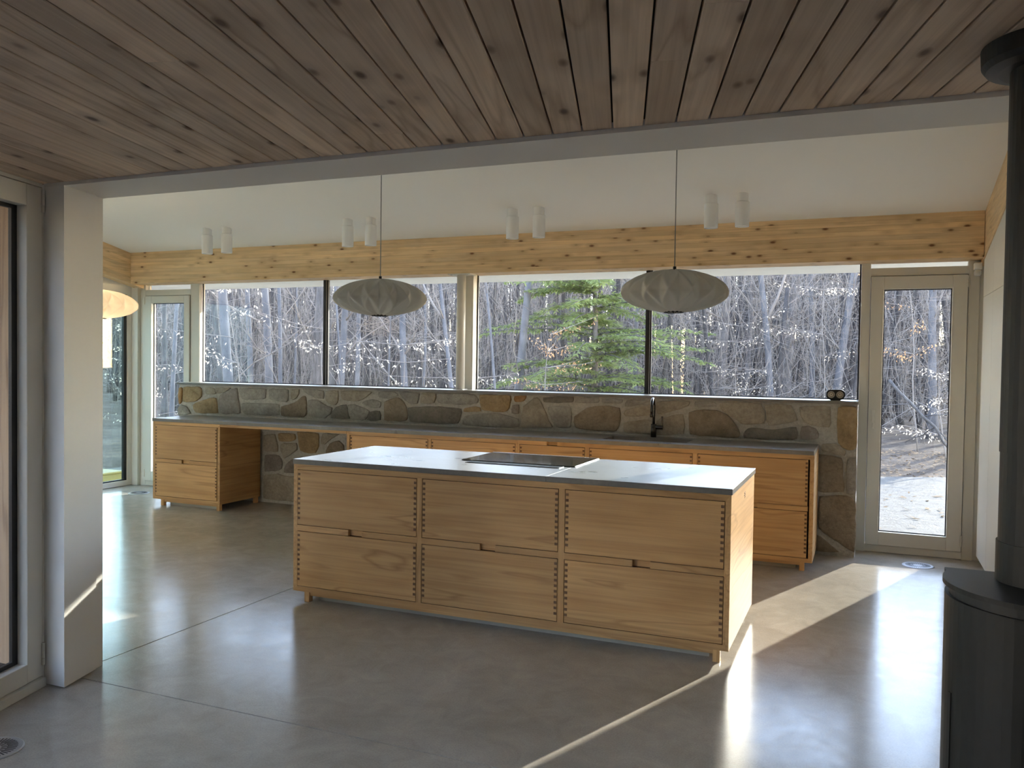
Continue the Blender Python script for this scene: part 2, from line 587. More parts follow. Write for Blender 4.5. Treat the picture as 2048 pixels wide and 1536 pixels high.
# ------------------------------------------------------------------ cross wall with the wide opening
struct('wall_header', box(JX, 2.65, HY, HY2, SOFF, 3.95), M['grey_paint'], 'painted header with grey soffit over the wide opening', 'wall')
col = thing('wall_stub', 'white painted wall end at the edge of the opening', 'wall', (0, 0, 0), kind='structure')
obj('casing', prism([(JX, HY), (HX0, HY), (HX0 + SK * 0.235, HY + 0.235), (JX + SK * 0.235, HY + 0.235)], 'z', 0.006, SOFF), M['white'], col)
obj('core', prism([(-3.72, 3.06), (-3.524, 3.06), (-3.542, HY2), (-3.72, HY2)], 'z', 0.0, SOFF), M['white'], col)
wf = struct('wall_front', box(-8.4, -3.60, 2.99, HY2, 0, 3.95), M['white'], 'kitchen side wall beyond the opening', 'wall')
for i in range(9):
    x1 = -3.64 - i * 0.145
    obj('cladding_board', box(x1 - 0.139, x1, 2.955, 2.988, -0.1, 2.75, 0.003), M['cladding'], wf)
struct('wall_front_right', box(0.95, 2.65, 2.95, HY2, 0, SOFF), M['white'], 'short wall behind the black stove', 'wall')
# living room walls behind the camera
struct('wall_right', box(2.52, 2.65, -4.06, 2.82, 0, PLZ + 0.02), M['white'], 'white living room wall beside the black stove', 'wall')
struct('wall_rear', box(-1.70, 2.65, -4.2, -4.06, 0, PLZ + 0.02), M['white'], 'white wall behind the viewer', 'wall')

# ------------------------------------------------------------------ kitchen shell
struct('ceiling_slope', prism([(3.0, zc(3.0)), (7.84, zc(7.84)), (7.84, zc(7.84) + 0.3), (3.0, zc(3.0) + 0.3)], 'x', -8.4, 1.1), M['ceiling_white'], 'white sloping plaster ceiling over the kitchen', 'ceiling')
struct('eave', prism([(7.81, 2.472), (8.846, 2.472), (8.846, 2.62), (7.81, 2.80)], 'x', -9.4, 2.1), M['white'], 'white roof overhang outside above the windows', 'roof')
struct('wall_back_right', box(0.828, 1.1, 7.765, 7.9, 0, 2.9), M['white'], 'narrow wall strip between glass door and tall cupboards', 'wall')
struct('wall_back_left', box(-8.45, -8.252, 7.765, 7.9, 0, 2.9), M['white'], 'narrow outer wall strip at the far corner', 'wall')
struct('wall_right_kitchen', box(0.955, 1.1, HY2, 7.9, 0, 3.9), M['white'], 'wall behind the tall white cupboards', 'wall')
wl_ = thing('wall_left', 'white end wall around the tinted glass door', 'wall', kind='structure')
obj('wall_panel', box(-8.4, -8.25, HY2, 5.6, 0, 3.6), M['white'], wl_)
obj('gable_panel', prism([(5.6, 2.42), (7.757, 2.42), (7.757, 2.45), (5.6, 2.9)], 'x', -8.36, -8.235), M['frame'], wl_)

# glulam beams, one board per lamination
bk = thing('beam_rear', 'long pale knotty laminated timber beam above the windows', 'beam', (0, 0, 0), kind='structure')
NL, LH = 9, 0.364 / 9
for k in range(NL):
    z0 = 2.434 + k * LH
    obj('lamination', box(-8.09, 0.828, 7.536, 7.815, z0 + 0.0003, z0 + LH - 0.0003, 0.0007, segs=1), M['glulam'], bk)
for nm, x0, x1, lab in (('beam_left', -8.22, -8.0955, 'sloping laminated timber beam over the tinted glass door'),
                        ('beam_right', 0.8316, 0.95, 'sloping laminated timber beam over the tall white cupboards')):
    bs = thing(nm, lab, 'beam', kind='structure')
    for k in range(NL):
        z0 = 2.434 + k * LH
        y1 = 7.80
        obj('lamination', prism([(3.13, zc(3.13, z0 + 0.0005)), (y1, zc(y1, z0 + 0.0005)), (y1, zc(y1, z0 + LH)), (3.13, zc(3.13, z0 + LH))], 'x', x0, x1), M['glulam_y'], bs)

# ------------------------------------------------------------------ stone wall under the windows
stone_wall = struct('wall_back', box(-7.238, -0.058, STONE_Y + 0.014, 7.95, 0, 1.256), M['mortar'], 'fieldstone wall with pale mortar under the windows', 'wall')
STONES = [
    ('o', [(-7.234,1.217),(-7.185,1.221),(-7.191,1.062),(-7.234,1.027)]),
    ('t', [(-7.167,1.231),(-6.906,1.231),(-6.902,1.122),(-6.96,1.092),(-7.008,1.065),(-7.166,1.058)]),
    ('p', [(-6.847,1.229),(-6.74,1.229),(-6.698,1.193),(-6.7,1.165),(-6.84,1.159)]),
    ('p', [(-6.716,1.227),(-6.482,1.235),(-6.575,1.187),(-6.684,1.162)]),
    ('g', [(-7.246,0.984),(-7.197,1.019),(-7.123,1.012),(-7.05,0.925),(-7.245,0.903)]),
    ('t', [(-7.038,1.033),(-6.912,1.07),(-6.781,1.116),(-6.695,1.123),(-6.673,0.947),(-6.995,0.941)]),
    ('m', [(-6.651,1.138),(-6.581,1.177),(-6.442,1.231),(-6.407,1.232),(-6.389,1.123),(-6.354,0.954),(-6.638,0.949),(-6.659,1.041)]),
    ('g', [(-6.373,1.229),(-6.006,1.24),(-6.016,1.129),(-6.1,1.118),(-6.326,1.114),(-6.355,1.165)]),
    ('g', [(-5.967,1.234),(-5.714,1.24),(-5.713,1.109),(-5.79,1.103),(-5.966,1.124)]),
    ('p', [(-5.671,1.24),(-5.566,1.244),(-5.584,1.182),(-5.627,1.134),(-5.681,1.126)]),
    ('g', [(-6.326,1.074),(-5.833,1.076),(-5.834,0.949),(-6.291,0.948),(-6.331,0.987)]),
    ('b', [(-5.817,1.054),(-5.691,1.072),(-5.584,1.12),(-5.52,1.175),(-5.486,1.158),(-5.476,0.982),(-5.518,0.949),(-5.799,0.95)]),
    ('g', [(-5.531,1.249),(-5.257,1.234),(-5.256,1.143),(-5.371,1.166),(-5.478,1.202)]),
    ('p', [(-5.236,1.235),(-5.081,1.239),(-5.08,1.144),(-5.11,1.095),(-5.172,1.093),(-5.224,1.131)]),
    ('g', [(-5.45,1.133),(-5.35,1.136),(-5.224,1.078),(-5.156,1.063),(-5.171,0.993),(-5.244,0.947),(-5.444,0.957)]),
    ('d', [(-5.153,1.011),(-5.102,1.065),(-4.979,1.105),(-4.932,0.95),(-5.163,0.949)]),
    ('p', [(-5.047,1.24),(-4.659,1.241),(-4.728,1.188),(-4.828,1.138),(-5.031,1.141)]),
    ('g', [(-4.959,1.1),(-4.878,1.102),(-4.687,1.04),(-4.741,0.944),(-4.927,0.95)]),
    ('g', [(-4.778,1.131),(-4.668,1.162),(-4.56,1.138),(-4.564,1.074),(-4.677,1.079),(-4.782,1.11)]),
    ('g', [(-4.595,1.241),(-4.395,1.244),(-4.356,1.207),(-4.482,1.182),(-4.58,1.18)]),
    ('d', [(-4.682,1.036),(-4.569,1.053),(-4.558,0.947),(-4.726,0.945)]),
    ('b', [(-4.52,1.143),(-4.385,1.185),(-4.327,1.179),(-4.264,1.093),(-4.248,0.976),(-4.286,0.95),(-4.518,0.953)]),
    ('g', [(-4.347,1.241),(-4.109,1.241),(-4.136,1.134),(-4.226,1.126),(-4.318,1.204)]),
    ('p', [(-4.085,1.244),(-3.927,1.244),(-3.944,1.145),(-4.103,1.135)]),
    ('g', [(-3.913,1.244),(-3.504,1.243),(-3.468,1.2),(-3.472,1.155),(-3.664,1.141),(-3.912,1.146)]),
    ('d', [(-4.24,1.093),(-3.995,1.11),(-3.646,1.105),(-3.654,1.015),(-3.68,0.953),(-4.219,0.948)]),
    ('t', [(-3.614,1.106),(-3.503,1.124),(-3.445,1.12),(-3.431,1.08),(-3.618,1.07)]),
    ('t', [(-3.449,1.242),(-3.122,1.245),(-3.129,1.162),(-3.162,1.089),(-3.249,1.086),(-3.433,1.096)]),
    ('g', [(-3.625,1.029),(-3.424,1.06),(-3.249,1.066),(-3.041,1.027),(-3.032,0.944),(-3.334,0.939),(-3.628,0.943)]),
    ('o', [(-3.087,1.242),(-2.96,1.246),(-2.993,1.194),(-3.078,1.183)]),
    ('m', [(-3.103,1.151),(-3.035,1.165),(-3.038,1.07),(-3.11,1.075)]),
    ('p', [(-2.992,1.143),(-2.875,1.229),(-2.842,1.226),(-2.79,1.142),(-2.738,1.019),(-2.688,0.959),(-3.014,0.945),(-3.008,1.063)]),
    ('d', [(-2.792,1.235),(-2.493,1.248),(-2.496,1.198),(-2.783,1.189)]),
    ('g', [(-2.476,1.24),(-2.249,1.247),(-2.252,1.198),(-2.484,1.198)]),
    ('g', [(-2.221,1.24),(-2.023,1.239),(-2.045,1.2),(-2.178,1.204),(-2.221,1.206)]),
    ('g', [(-2.749,1.147),(-2.642,1.158),(-2.519,1.155),(-2.512,0.958),(-2.639,0.961),(-2.705,1.02)]),
    ('b', [(-2.486,1.071),(-2.351,1.152),(-2.216,1.174),(-2.052,1.166),(-2.039,1.061),(-2.065,0.97),(-2.111,0.945),(-2.476,0.96)]),
    ('g', [(-1.992,1.236),(-1.764,1.235),(-1.831,1.207),(-1.945,1.181),(-2.002,1.172)]),
    ('p', [(-2.006,1.142),(-1.914,1.165),(-1.756,1.206),(-1.726,1.203),(-1.732,1.11),(-1.883,1.097),(-2.005,1.085)]),
    ('p', [(-2.012,1.032),(-1.746,1.069),(-1.74,0.94),(-2.01,0.942)]),
    ('p', [(-1.718,1.063),(-1.475,1.131),(-1.46,1.011),(-1.472,0.952),(-1.719,0.929)]),
    ('p', [(-1.713,1.233),(-1.412,1.238),(-1.433,1.198),(-1.527,1.165),(-1.704,1.108)]),
    ('g', [(-1.376,1.239),(-1.204,1.241),(-1.19,1.206),(-1.368,1.193)]),
    ('b', [(-1.432,1.147),(-1.303,1.173),(-1.182,1.17),(-1.096,1.126),(-1.018,1.044),(-0.989,0.981),(-0.995,0.941),(-1.414,0.947)]),
    ('p', [(-1.162,1.239),(-0.823,1.242),(-0.783,1.145),(-0.792,1.071),(-0.977,1.06),(-1.076,1.134),(-1.154,1.182)]),
    ('p', [(-0.795,1.236),(-0.574,1.236),(-0.515,1.106),(-0.637,1.081),(-0.758,1.055),(-0.759,1.132)]),
    ('p', [(-0.512,1.224),(-0.265,1.236),(-0.266,1.055),(-0.373,1.07),(-0.482,1.097)]),
    ('d', [(-0.954,0.982),(-0.921,1.026),(-0.839,1.034),(-0.73,1.017),(-0.636,1.035),(-0.524,1.064),(-0.515,0.947),(-0.954,0.94)]),
    ('m', [(-0.487,1.065),(-0.373,1.048),(-0.346,0.964),(-0.497,0.946)]),
    ('t', [(-0.211,1.227),(-0.064,1.241),(-0.056,0.899),(-0.121,0.878),(-0.204,0.936)]),
    ('p', [(-0.324,0.921),(-0.221,0.931),(-0.137,0.869),(-0.144,0.829),(-0.327,0.863)]),
    ('b', [(-0.356,0.839),(-0.169,0.81),(-0.146,0.533),(-0.353,0.527)]),
    ('g', [(-0.127,0.799),(-0.059,0.82),(-0.054,0.522),(-0.13,0.525)]),
    ('b', [(-0.336,0.483),(-0.121,0.504),(-0.055,0.469),(-0.053,0.038),(-0.338,0.219)]),
    ('b', [(-0.354,0.169),(-0.168,0.035),(-0.351,0.026)]),
    ('p', [(-6.033,0.73),(-5.885,0.749),(-5.851,0.622),(-5.847,0.562),(-6.028,0.559)]),
    ('t', [(-5.845,0.76),(-5.62,0.764),(-5.616,0.705),(-5.67,0.685),(-5.822,0.671)]),
    ('p', [(-5.811,0.642),(-5.598,0.67),(-5.59,0.594),(-5.697,0.535),(-5.755,0.49),(-5.811,0.582)]),
    ('t', [(-5.595,0.789),(-5.315,0.784),(-5.321,0.643),(-5.355,0.571),(-5.44,0.566),(-5.55,0.584)]),
    ('p', [(-5.273,0.786),(-5.052,0.787),(-5.168,0.732),(-5.237,0.671),(-5.289,0.668)]),
    ('b', [(-5.223,0.596),(-5.175,0.68),(-5.065,0.717),(-5.003,0.671),(-5.009,0.596),(-5.029,0.537),(-5.222,0.526)]),
    ('m', [(-6.017,0.517),(-5.828,0.521),(-5.784,0.446),(-5.791,0.374),(-6.019,0.33)]),
    ('m', [(-5.74,0.425),(-5.647,0.49),(-5.532,0.532),(-5.446,0.513),(-5.34,0.402),(-5.339,0.361),(-5.761,0.337)]),
    ('p', [(-6.034,0.292),(-5.842,0.32),(-5.696,0.299),(-5.339,0.308),(-5.337,0.079),(-5.585,0.036),(-6.032,0.038)]),
]



def stone_mesh(poly, seed):
    rg = random.Random(seed)
    cx = sum(p[0] for p in poly) / len(poly); cz = sum(p[1] for p in poly) / len(poly)
    # resample the outline, round it a little and roughen it
    pts = []
    n = len(poly)
    for i in range(n):
        a = Vector(poly[i]); b = Vector(poly[(i + 1) % n])
        L = (b - a).length
        k = max(2, int(L / 0.045))
        for q in range(k):
            t = q / k
            p = a.lerp(b, t)
            pts.append(p)
    m_ = len(pts)
    sm = [(pts[i - 1] + pts[i] * 5 + pts[(i + 1) % m_]) / 7 for i in range(m_)]
    out = []
    for p in sm:
        d = Vector((p.x - cx, p.y - cz))
        j = 0.009 * noise.noise(Vector((p.x * 26, p.y * 26, seed * 1.7))) + 0.005 * noise.noise(Vector((p.x * 70, p.y * 70, seed * 2.7)))
        out.append(p + d.normalized() * (j + 0.005))
    rings = [(1.0, 0.016), (1.0, 0.003), (0.978, -0.003), (0.90, -0.005), (0.62, -0.006), (0.3, -0.006)]
    vs, fs = [], []
    for s, dy in rings:
        for i, p in enumerate(out):
            x = cx + (p.x - cx) * s; z = cz + (p.y - cz) * s
            nz = (0.006 * noise.noise(Vector((x * 9, z * 9, seed * 3.1))) + 0.003 * noise.noise(Vector((x * 30, z * 30, seed)))) if s < 1 else 0
            vs.append((x, STONE_Y + dy + nz, z))
    vs.append((cx, STONE_Y - 0.006, cz))
    for r in range(len(rings) - 1):
        for i in range(m_):
            j = (i + 1) % m_
            fs.append((r * m_ + i, r * m_ + j, (r + 1) * m_ + j, (r + 1) * m_ + i))
    top = (len(rings) - 1) * m_
    for i in range(m_): fs.append((top + i, top + (i + 1) % m_, len(vs) - 1))
    bm = bmesh.new(); bv = [bm.verts.new(v) for v in vs]
    for f in fs: bm.faces.new([bv[i] for i in f])
    bmesh.ops.recalc_face_normals(bm, faces=list(bm.faces))
    # normals must face the room (-y)
    tot = sum(f.normal.y * f.calc_area() for f in bm.faces)
    if tot > 0: bmesh.ops.reverse_faces(bm, faces=list(bm.faces))
    return bm


for i, (kind, poly) in enumerate(STONES):
    obj('stone', stone_mesh(poly, i + 1), M['st_' + kind], stone_wall, smooth=True)
rg = random.Random(5)
for i in range(5):     # end stones on the left return of the wall
    obj('stone', box(-7.246, -7.20, 7.46 + i * 0.062, 7.517 + i * 0.062, 0.93, 1.24, 0.006), M[rg.choice(['st_o', 'st_g', 'st_p'])], stone_wall)
struct('trim_1', box(-7.262, -0.052, STONE_Y - 0.006, 7.80, 1.256, 1.281, 0.002), M['worktop'], 'dark grey stone sill along the windows', 'sill')

# ------------------------------------------------------------------ windows
GY = 7.800
labs = ['big window pane beside the far glass door', 'window pane between the first black mullion and the round post',
        'window pane right of the round white post', 'window pane ending at the near glass door']
for i, (x0, x1) in enumerate(((-7.222, -5.508), (-5.470, -3.70), (-3.655, -1.903), (-1.868, -0.057))):
    w = thing('window_%d' % (i + 1), labs[i], 'window', kind='structure')
    obj('pane', box(x0, x1, GY - 0.004, GY + 0.004, 1.285, 2.434), M['glass'], w)
    obj('gasket', join(box(x0, x1, GY - 0.012, GY - 0.005, 1.281, 1.289), box(x0, x0 + 0.012, GY - 0.016, GY - 0.005, 1.281, 2.434), box(x1 - 0.012, x1, GY - 0.016, GY - 0.005, 1.281, 2.434)), M['black'], w)
for i, (x0, x1, lab) in enumerate(((-5.508, -5.470, 'black window mullion between the two far panes'), (-1.903, -1.868, 'black window mullion behind the tap'))):
    struct('trim_%d' % (i + 2), box(x0, x1, 7.762, 7.83, 1.281, 2.434, 0.003), M['black'], lab, 'mullion')
struct('trim_4', join(box(-3.765, -3.655, 7.69, 7.83, 1.281, 2.434, 0.003), box(-3.70, -3.668, 7.684, 7.69, 1.281, 2.434)), M['frame'], 'flat white mullion behind the round post', 'mullion')

post = thing('support_post', 'slim round white steel post standing on the stone sill', 'post', (-3.745, 7.60, 1.281))
obj('shaft', cyl(-3.745, 7.60, 1.287, 2.428, 0.0445, 28), M['frame'], post, smooth=True)
obj('base_plate', box(-3.80, -3.69, 7.545, 7.655, 1.281, 1.287), M['frame'], post)
tp = obj('top_plate', box(-3.868, -3.622, 7.538, 7.70, 2.424, 2.434, 0.001), M['frame'], post)
for (bx_, by_) in ((-3.84, 7.565), (-3.84, 7.67), (-3.65, 7.565), (-3.65, 7.67)):
    obj('bolt', cyl(bx_, by_, 2.417, 2.424, 0.011, 6), M['chrome'], tp)
bpy.context.view_layer.update()


def frame_rect(x0, x1, z0, z1, wl_, wr_, wb, wt, y0, y1, bev=0.003):
    """four rectangles of a sash: left, right, bottom, top"""
    return [box(x0, x0 + wl_, y0, y1, z0, z1, bev), box(x1 - wr_, x1, y0, y1, z0, z1, bev),
            box(x0 + wl_, x1 - wr_, y0, y1, z0, z0 + wb, bev), box(x0 + wl_, x1 - wr_, y0, y1, z1 - wt, z1, bev)]


def glazed_door(name, label, xs, zs, mull, hinge_x, handle_x=None):
    """xs: frame x0, sash x0, glass x0, glass x1, sash x1, frame x1"""
    fx0, sx0, gx0, gx1, sx1, fx1 = xs
    sz0, gz0, gz1, sz1, hz1 = zs
    d = thing(name, label, 'door', ((fx0 + fx1) / 2, 7.757, 0), kind='structure')
    obj('jamb', box(fx0, sx0 - 0.004, 7.745, 7.84, 0, 2.434, 0.002), M['frame'], d)
    obj('jamb', box(sx1 + 0.004, fx1, 7.745, 7.84, 0, 2.434, 0.002), M['frame'], d)
    obj('head', box(sx0 - 0.004, sx1 + 0.004, 7.745, 7.84, sz1 + 0.005, hz1, 0.002), M['frame'], d)
    obj('threshold', box(sx0 - 0.004, sx1 + 0.004, 7.745, 7.84, 0.004, sz0 - 0.004, 0.002), M['frame'], d)
    obj('transom_pane', box(sx0 - 0.004, sx1 + 0.004, GY - 0.004, GY + 0.004, hz1, 2.434), M['glass'], d)
    names = ['stile', 'stile', 'bottom_rail', 'top_rail']
    for nm, b in zip(names, frame_rect(sx0, sx1, sz0, sz1, gx0 - sx0, sx1 - gx1, gz0 - sz0, sz1 - gz1, 7.727, 7.80)):
        obj(nm, b, M['frame'], d)
    obj('pane', box(gx0, gx1, 7.775, 7.783, gz0, gz1), M['glass'], d)
    gk = 0.008
    obj('gasket', join(*frame_rect(gx0, gx1, gz0, gz1, gk, gk, gk, gk, 7.768, 7.774, 0)), M['black'], d)
    obj('rebate', join(*frame_rect(sx0 - 0.003, sx1 + 0.003, sz0 - 0.003, sz1 + 0.003, 0.006, 0.006, 0.006, 0.006, 7.742, 7.7445, 0)), M['black'], d)
    for z in (sz0 + 0.045, sz1 - 0.10):
        obj('hinge', join(cyl(hinge_x, 7.722, z, z + 0.035, 0.007, 10), cyl(hinge_x, 7.722, z + 0.037, z + 0.09, 0.007, 10)), M['frame'], d)
    if handle_x is not None:
        obj('handle', join(box(handle_x - 0.012, handle_x + 0.012, 7.715, 7.727, 1.04, 1.20, 0.004), box(handle_x - 0.007, handle_x + 0.007, 7.695, 7.716, 1.06, 1.10, 0.004)), M['frame'], d)
    return d


glazed_door('door_1', 'tall glazed garden door beside the tall white cupboards', (-0.055, 0.022, 0.122, 0.632, 0.742, 0.826), (0.066, 0.178, 2.213, 2.320, 2.392), None, 0.741, 0.062)
glazed_door('door_2', 'narrow glazed door in the far corner beyond the desk', (-8.15, -8.067, -7.963, -7.455, -7.372, -7.236), (0.066, 0.178, 2.213, 2.298, 2.372), None, -8.068)
struct('trim_5', box(-8.25, -8.152, 7.70, 7.84, 0, 2.434, 0.002), M['frame'], 'white corner post between the two far glass doors', 'post')

d3 = thing('door_3', 'green tinted sliding glass door in the far end wall', 'door', (-8.25, 6.7, 0), kind='structure')
obj('frame', join(box(-8.33, -8.25, 7.645, 7.757, 0.004, 2.42, 0.002), box(-8.33, -8.25, 5.6, 5.72, 0.004, 2.42, 0.002), box(-8.33, -8.25, 5.72, 7.645, 0.004, 0.065, 0.002), box(-8.33, -8.25, 5.72, 7.645, 2.315, 2.42, 0.002)), M['frame'], d3)
obj('gasket', join(box(-8.30, -8.27, 7.60, 7.645, 0.065, 2.315), box(-8.30, -8.27, 5.72, 7.60, 0.065, 0.08), box(-8.30, -8.27, 5.72, 7.60, 2.30, 2.315)), M['black'], d3)
obj('pane', box(-8.29, -8.282, 5.72, 7.60, 0.08, 2.30), M['glass_green'], d3)

# skewed glass wall of the living room, built in its own rotated frame (local -y runs towards the viewer)
def skew_root(name, label, s):
    e = thing(name, label, 'door', (0, 0, 0), kind='structure')
    e.location = (JX - sa * s, HY + ca * s, 0)
    e.rotation_euler = (0, 0, SKA)
    return e


for i, (s, wdt, lab) in enumerate(((0.0, 1.05, 'dark framed glazed door opening beside the wall end'), (-1.08, 2.6, 'wide glazed panel of the living room'))):
    d4 = skew_root('door_%d' % (4 + i), lab, s)
    y0, y1 = -wdt, -0.012
    st = 0.103
    obj('frame', join(box(-0.09, 0.0, -0.012, 0.0, 0, 2.365), box(-0.09, 0.02, y0, y1, 0.0, 0.042, 0.002), box(-0.09, 0.0, y0, y1, 2.352, 2.368), box(-0.09, 0.0, y0 - 0.03, y0, 0, 2.365)), M['frame'], d4)
    obj('stile', box(-0.075, 0.0, y1 - st, y1, 0.045, 2.348, 0.003), M['frame'], d4)
    obj('stile', box(-0.075, 0.0, y0, y0 + st, 0.045, 2.348, 0.003), M['frame'], d4)
    obj('bottom_rail', box(-0.075, 0.0, y0 + st, y1 - st, 0.045, 0.135, 0.003), M['frame'], d4)
    obj('top_rail', box(-0.075, 0.0, y0 + st, y1 - st, 2.25, 2.348, 0.003), M['frame'], d4)
    obj('gasket', join(box(-0.066, -0.05, y1 - st - 0.035, y1 - st, 0.135, 2.25), box(-0.066, -0.05, y0 + st, y1 - st - 0.035, 0.135, 0.155), box(-0.066, -0.05, y0 + st, y1 - st - 0.035, 2.232, 2.25), box(-0.066, -0.05, y0 + st, y0 + st + 0.035, 0.155, 2.232)), M['black'], d4)
    obj('pane', box(-0.064, -0.056, y0 + st + 0.02, y1 - st - 0.02, 0.145, 2.24), M['glass'], d4)
    if i == 0:
        for z in (0.10, 2.235):
            obj('hinge', join(cyl(0.006, -0.014, z, z + 0.03, 0.008, 10), cyl(0.006, -0.014, z + 0.032, z + 0.105, 0.008, 10)), M['frame'], d4)
struct('added_porch_roof', box(-7.6, -3.75, 0.6, 2.95, 2.55, 2.70), M['cladding'], 'unseen timber porch roof added to shade the dark framed door', 'roof')  # unseen roof put in to cut daylight on the cladding and this door
w5 = skew_root('wall_living', 'white wall of the living room beside the glazing', -3.72)
tag(w5, None, 'wall')
obj('wall_panel', box(-0.12, 0.0, -3.8, 0.0, 0, 2.38), M['white'], w5)

# ------------------------------------------------------------------ oak cabinets
M['oak_y'] = mat_wood('oak_side', (0.65, 0.41, 0.195), (0.59, 0.355, 0.16), (0.50, 0.30, 0.135), 'y', 1.0, rough=0.42, ring=7, tint=0.05)
CZ0, CZ1 = 0.0654, 0.8877
ROWS = ((0.494, 0.854), (0.097, 0.458))


def pins(a, b, z0, z1, y):
    bms = []
    n = max(1, int((z1 - z0 - 0.006) / 0.0316))
    for (xa, xb) in ((a + 0.0015, a + 0.0185), (b - 0.0185, b - 0.0015)):
        for k in range(n):
            zt = z1 - 0.0185 - k * 0.0316
            bms.append(box(xa, xb, y - 0.0005, y + 0.006, zt - 0.0152, zt))
    return join(*bms)


def drawer(root, a, b, z0, z1, y0, name='drawer'):
    g = 0.0038
    d = obj(name, box(a + g, b - g, y0 + 0.0005, y0 + 0.021, z0 + g, z1 - g, 0.0008, segs=1), M['oak'], root)
    obj('joint_pins', pins(a + g, b - g, z0 + g, z1 - g, y0 + 0.0005), M['oak_end'], d, kind='stuff')
    return d


def cabinet(name, label, x0, x1, y0, y1, bays, legs, notch_top=None, ends=(True, True)):
    c = thing(name, label, 'cabinet', ((x0 + x1) / 2, (y0 + y1) / 2, 0))
    t = 0.030
    tl, tr = (t if ends[0] else 0.017), (t if ends[1] else 0.017)
    ztop = 0.854
    # mitred carcass
    obj('top_panel', prism([(x0, CZ1), (x1, CZ1), (x1 - tr, ztop), (x0 + tl, ztop)], 'y', y0 if notch_top is None else y0 + 0.03, y1), M['oak'], c)
    if notch_top:
        n0, n1 = notch_top
        obj('top_rail', join(prism([(x0, CZ1), (n0, CZ1), (n0, ztop), (x0 + tl, ztop)], 'y', y0, y0 + 0.0299), prism([(n1, CZ1), (x1, CZ1), (x1 - tr, ztop), (n1, ztop)], 'y', y0, y0 + 0.0299)), M['oak'], c)
    obj('bottom_panel', prism([(x0, CZ0), (x1, CZ0), (x1 - tr, 0.097), (x0 + tl, 0.097)], 'y', y0, y1), M['oak'], c)
    obj('side_panel', prism([(x0, CZ0), (x0 + tl, 0.097), (x0 + tl, ztop), (x0, CZ1)], 'y', y0, y1), M['oak_y'], c)
    obj('side_panel', prism([(x1, CZ0), (x1, CZ1), (x1 - tr, ztop), (x1 - tr, 0.097)], 'y', y0, y1), M['oak_y'], c)
    obj('back_panel', box(x0 + tl, x1 - tr, y1 - 0.018, y1 - 0.002, 0.097, ztop), M['oak'], c)
    for i in range(len(bays) - 1):
        a, b = bays[i][1], bays[i + 1][0]
        obj('divider', box(a, b, y0, y1 - 0.02, 0.097, ztop), M['oak_v'], c)
    for bay in bays:
        a, b = bay[0], bay[1]
        if len(bay) > 2 and bay[2] == 'tall':
            drawer(c, a, b, 0.097, ztop, y0, 'door_front')
        else:
            for (z0, z1) in ROWS: drawer(c, a, b, z0, z1, y0)
            mid = (a + b) / 2
            r = join(box(a, mid - 0.05, y0, y0 + 0.03, 0.458, 0.494), box(mid + 0.05, b, y0, y0 + 0.03, 0.458, 0.494))
            mr = obj('middle_rail', r, M['oak'], c)
            obj('pull_recess', box(mid - 0.05, mid + 0.05, y0 + 0.022, y0 + 0.03, 0.458, 0.494), M['oak'], mr)
        obj('gap_shade_panel', box(a, b, y0 + 0.032, y0 + 0.034, 0.098, ztop - 0.001), M['dark_gap'], c)  # dark sheet standing in for the shade behind the drawer gaps
    for lx in legs:
        for (ya, yb) in ((y0 + 0.004, y0 + 0.044), (y1 - 0.06, y1 - 0.02)):
            obj('leg', box(lx, lx + 0.037, ya, yb, 0.0, CZ0, 0.001, segs=1), M['oak_v'], c)
    obj('plinth_rail', box(legs[0] + 0.037, legs[-1], y0 + 0.014, y0 + 0.034, 0.040, CZ0), M['oak'], c)
    obj('toe_panel', box(legs[0] + 0.06, legs[-1] - 0.03, y0 + 0.075, y0 + 0.09, 0.0, CZ0), M['toe'], c)
    return c


IX0, IX1, IY0, IY1 = -3.400, -0.632, 4.486, 5.455
isl = cabinet('kitchen_island', 'big oak island with six finger-jointed drawers and hob', IX0, IX1, IY0, IY1,
              [(-3.373, -2.493), (-2.459, -1.583), (-1.547, -0.662)], [-3.315, -0.714])
# small zigzag maker's mark burnt into the sunlit end
zz = [(5.040, 0.831), (4.990, 0.829), (5.040, 0.8175), (4.994, 0.814), (5.040, 0.804), (5.004, 0.799)]
mk = []
for (ya, za), (yb, zb) in zip(zz, zz[1:]):
    d = Vector((yb - ya, zb - za)); nrm = Vector((-d.y, d.x)).normalized() * 0.0022
    mk.append(prism([(ya + nrm.x, za + nrm.y), (yb + nrm.x, zb + nrm.y), (yb - nrm.x, zb - nrm.y), (ya - nrm.x, za - nrm.y)], 'x', IX1 - 0.002, IX1 + 0.0012))
obj('maker_mark', join(*mk), M['oak_end'], isl)

CY0 = 6.777
cabinet('drawer_pedestal', 'oak two-drawer pedestal at the far end of the desk', -6.953, -6.055, CY0, 7.40, [(-6.925, -6.093)], [-6.847, -6.100])
cabinet('base_cabinet', 'oak base cabinet between the desk and the dishwasher front', -4.530, -2.781, CY0, 7.40, [(-4.495, -3.660), (-3.628, -2.799)], [-4.44, -2.87], ends=(True, False))
cabinet('base_cabinet', 'oak sink cabinet ending beside the glass garden door', -2.779, -0.347, CY0, 7.40, [(-2.761, -2.165, 'tall'), (-2.129, -1.264), (-1.227, -0.387)], [-2.70, -0.440], notch_top=(-2.508, -2.412), ends=(False, True))
single('desk_rail', box(-6.053, -4.532, CY0, 7.38, 0.862, CZ1), M['oak'], 'thin oak board under the worktop over the knee space', 'board', (-5.29, 7.1, 0.862))

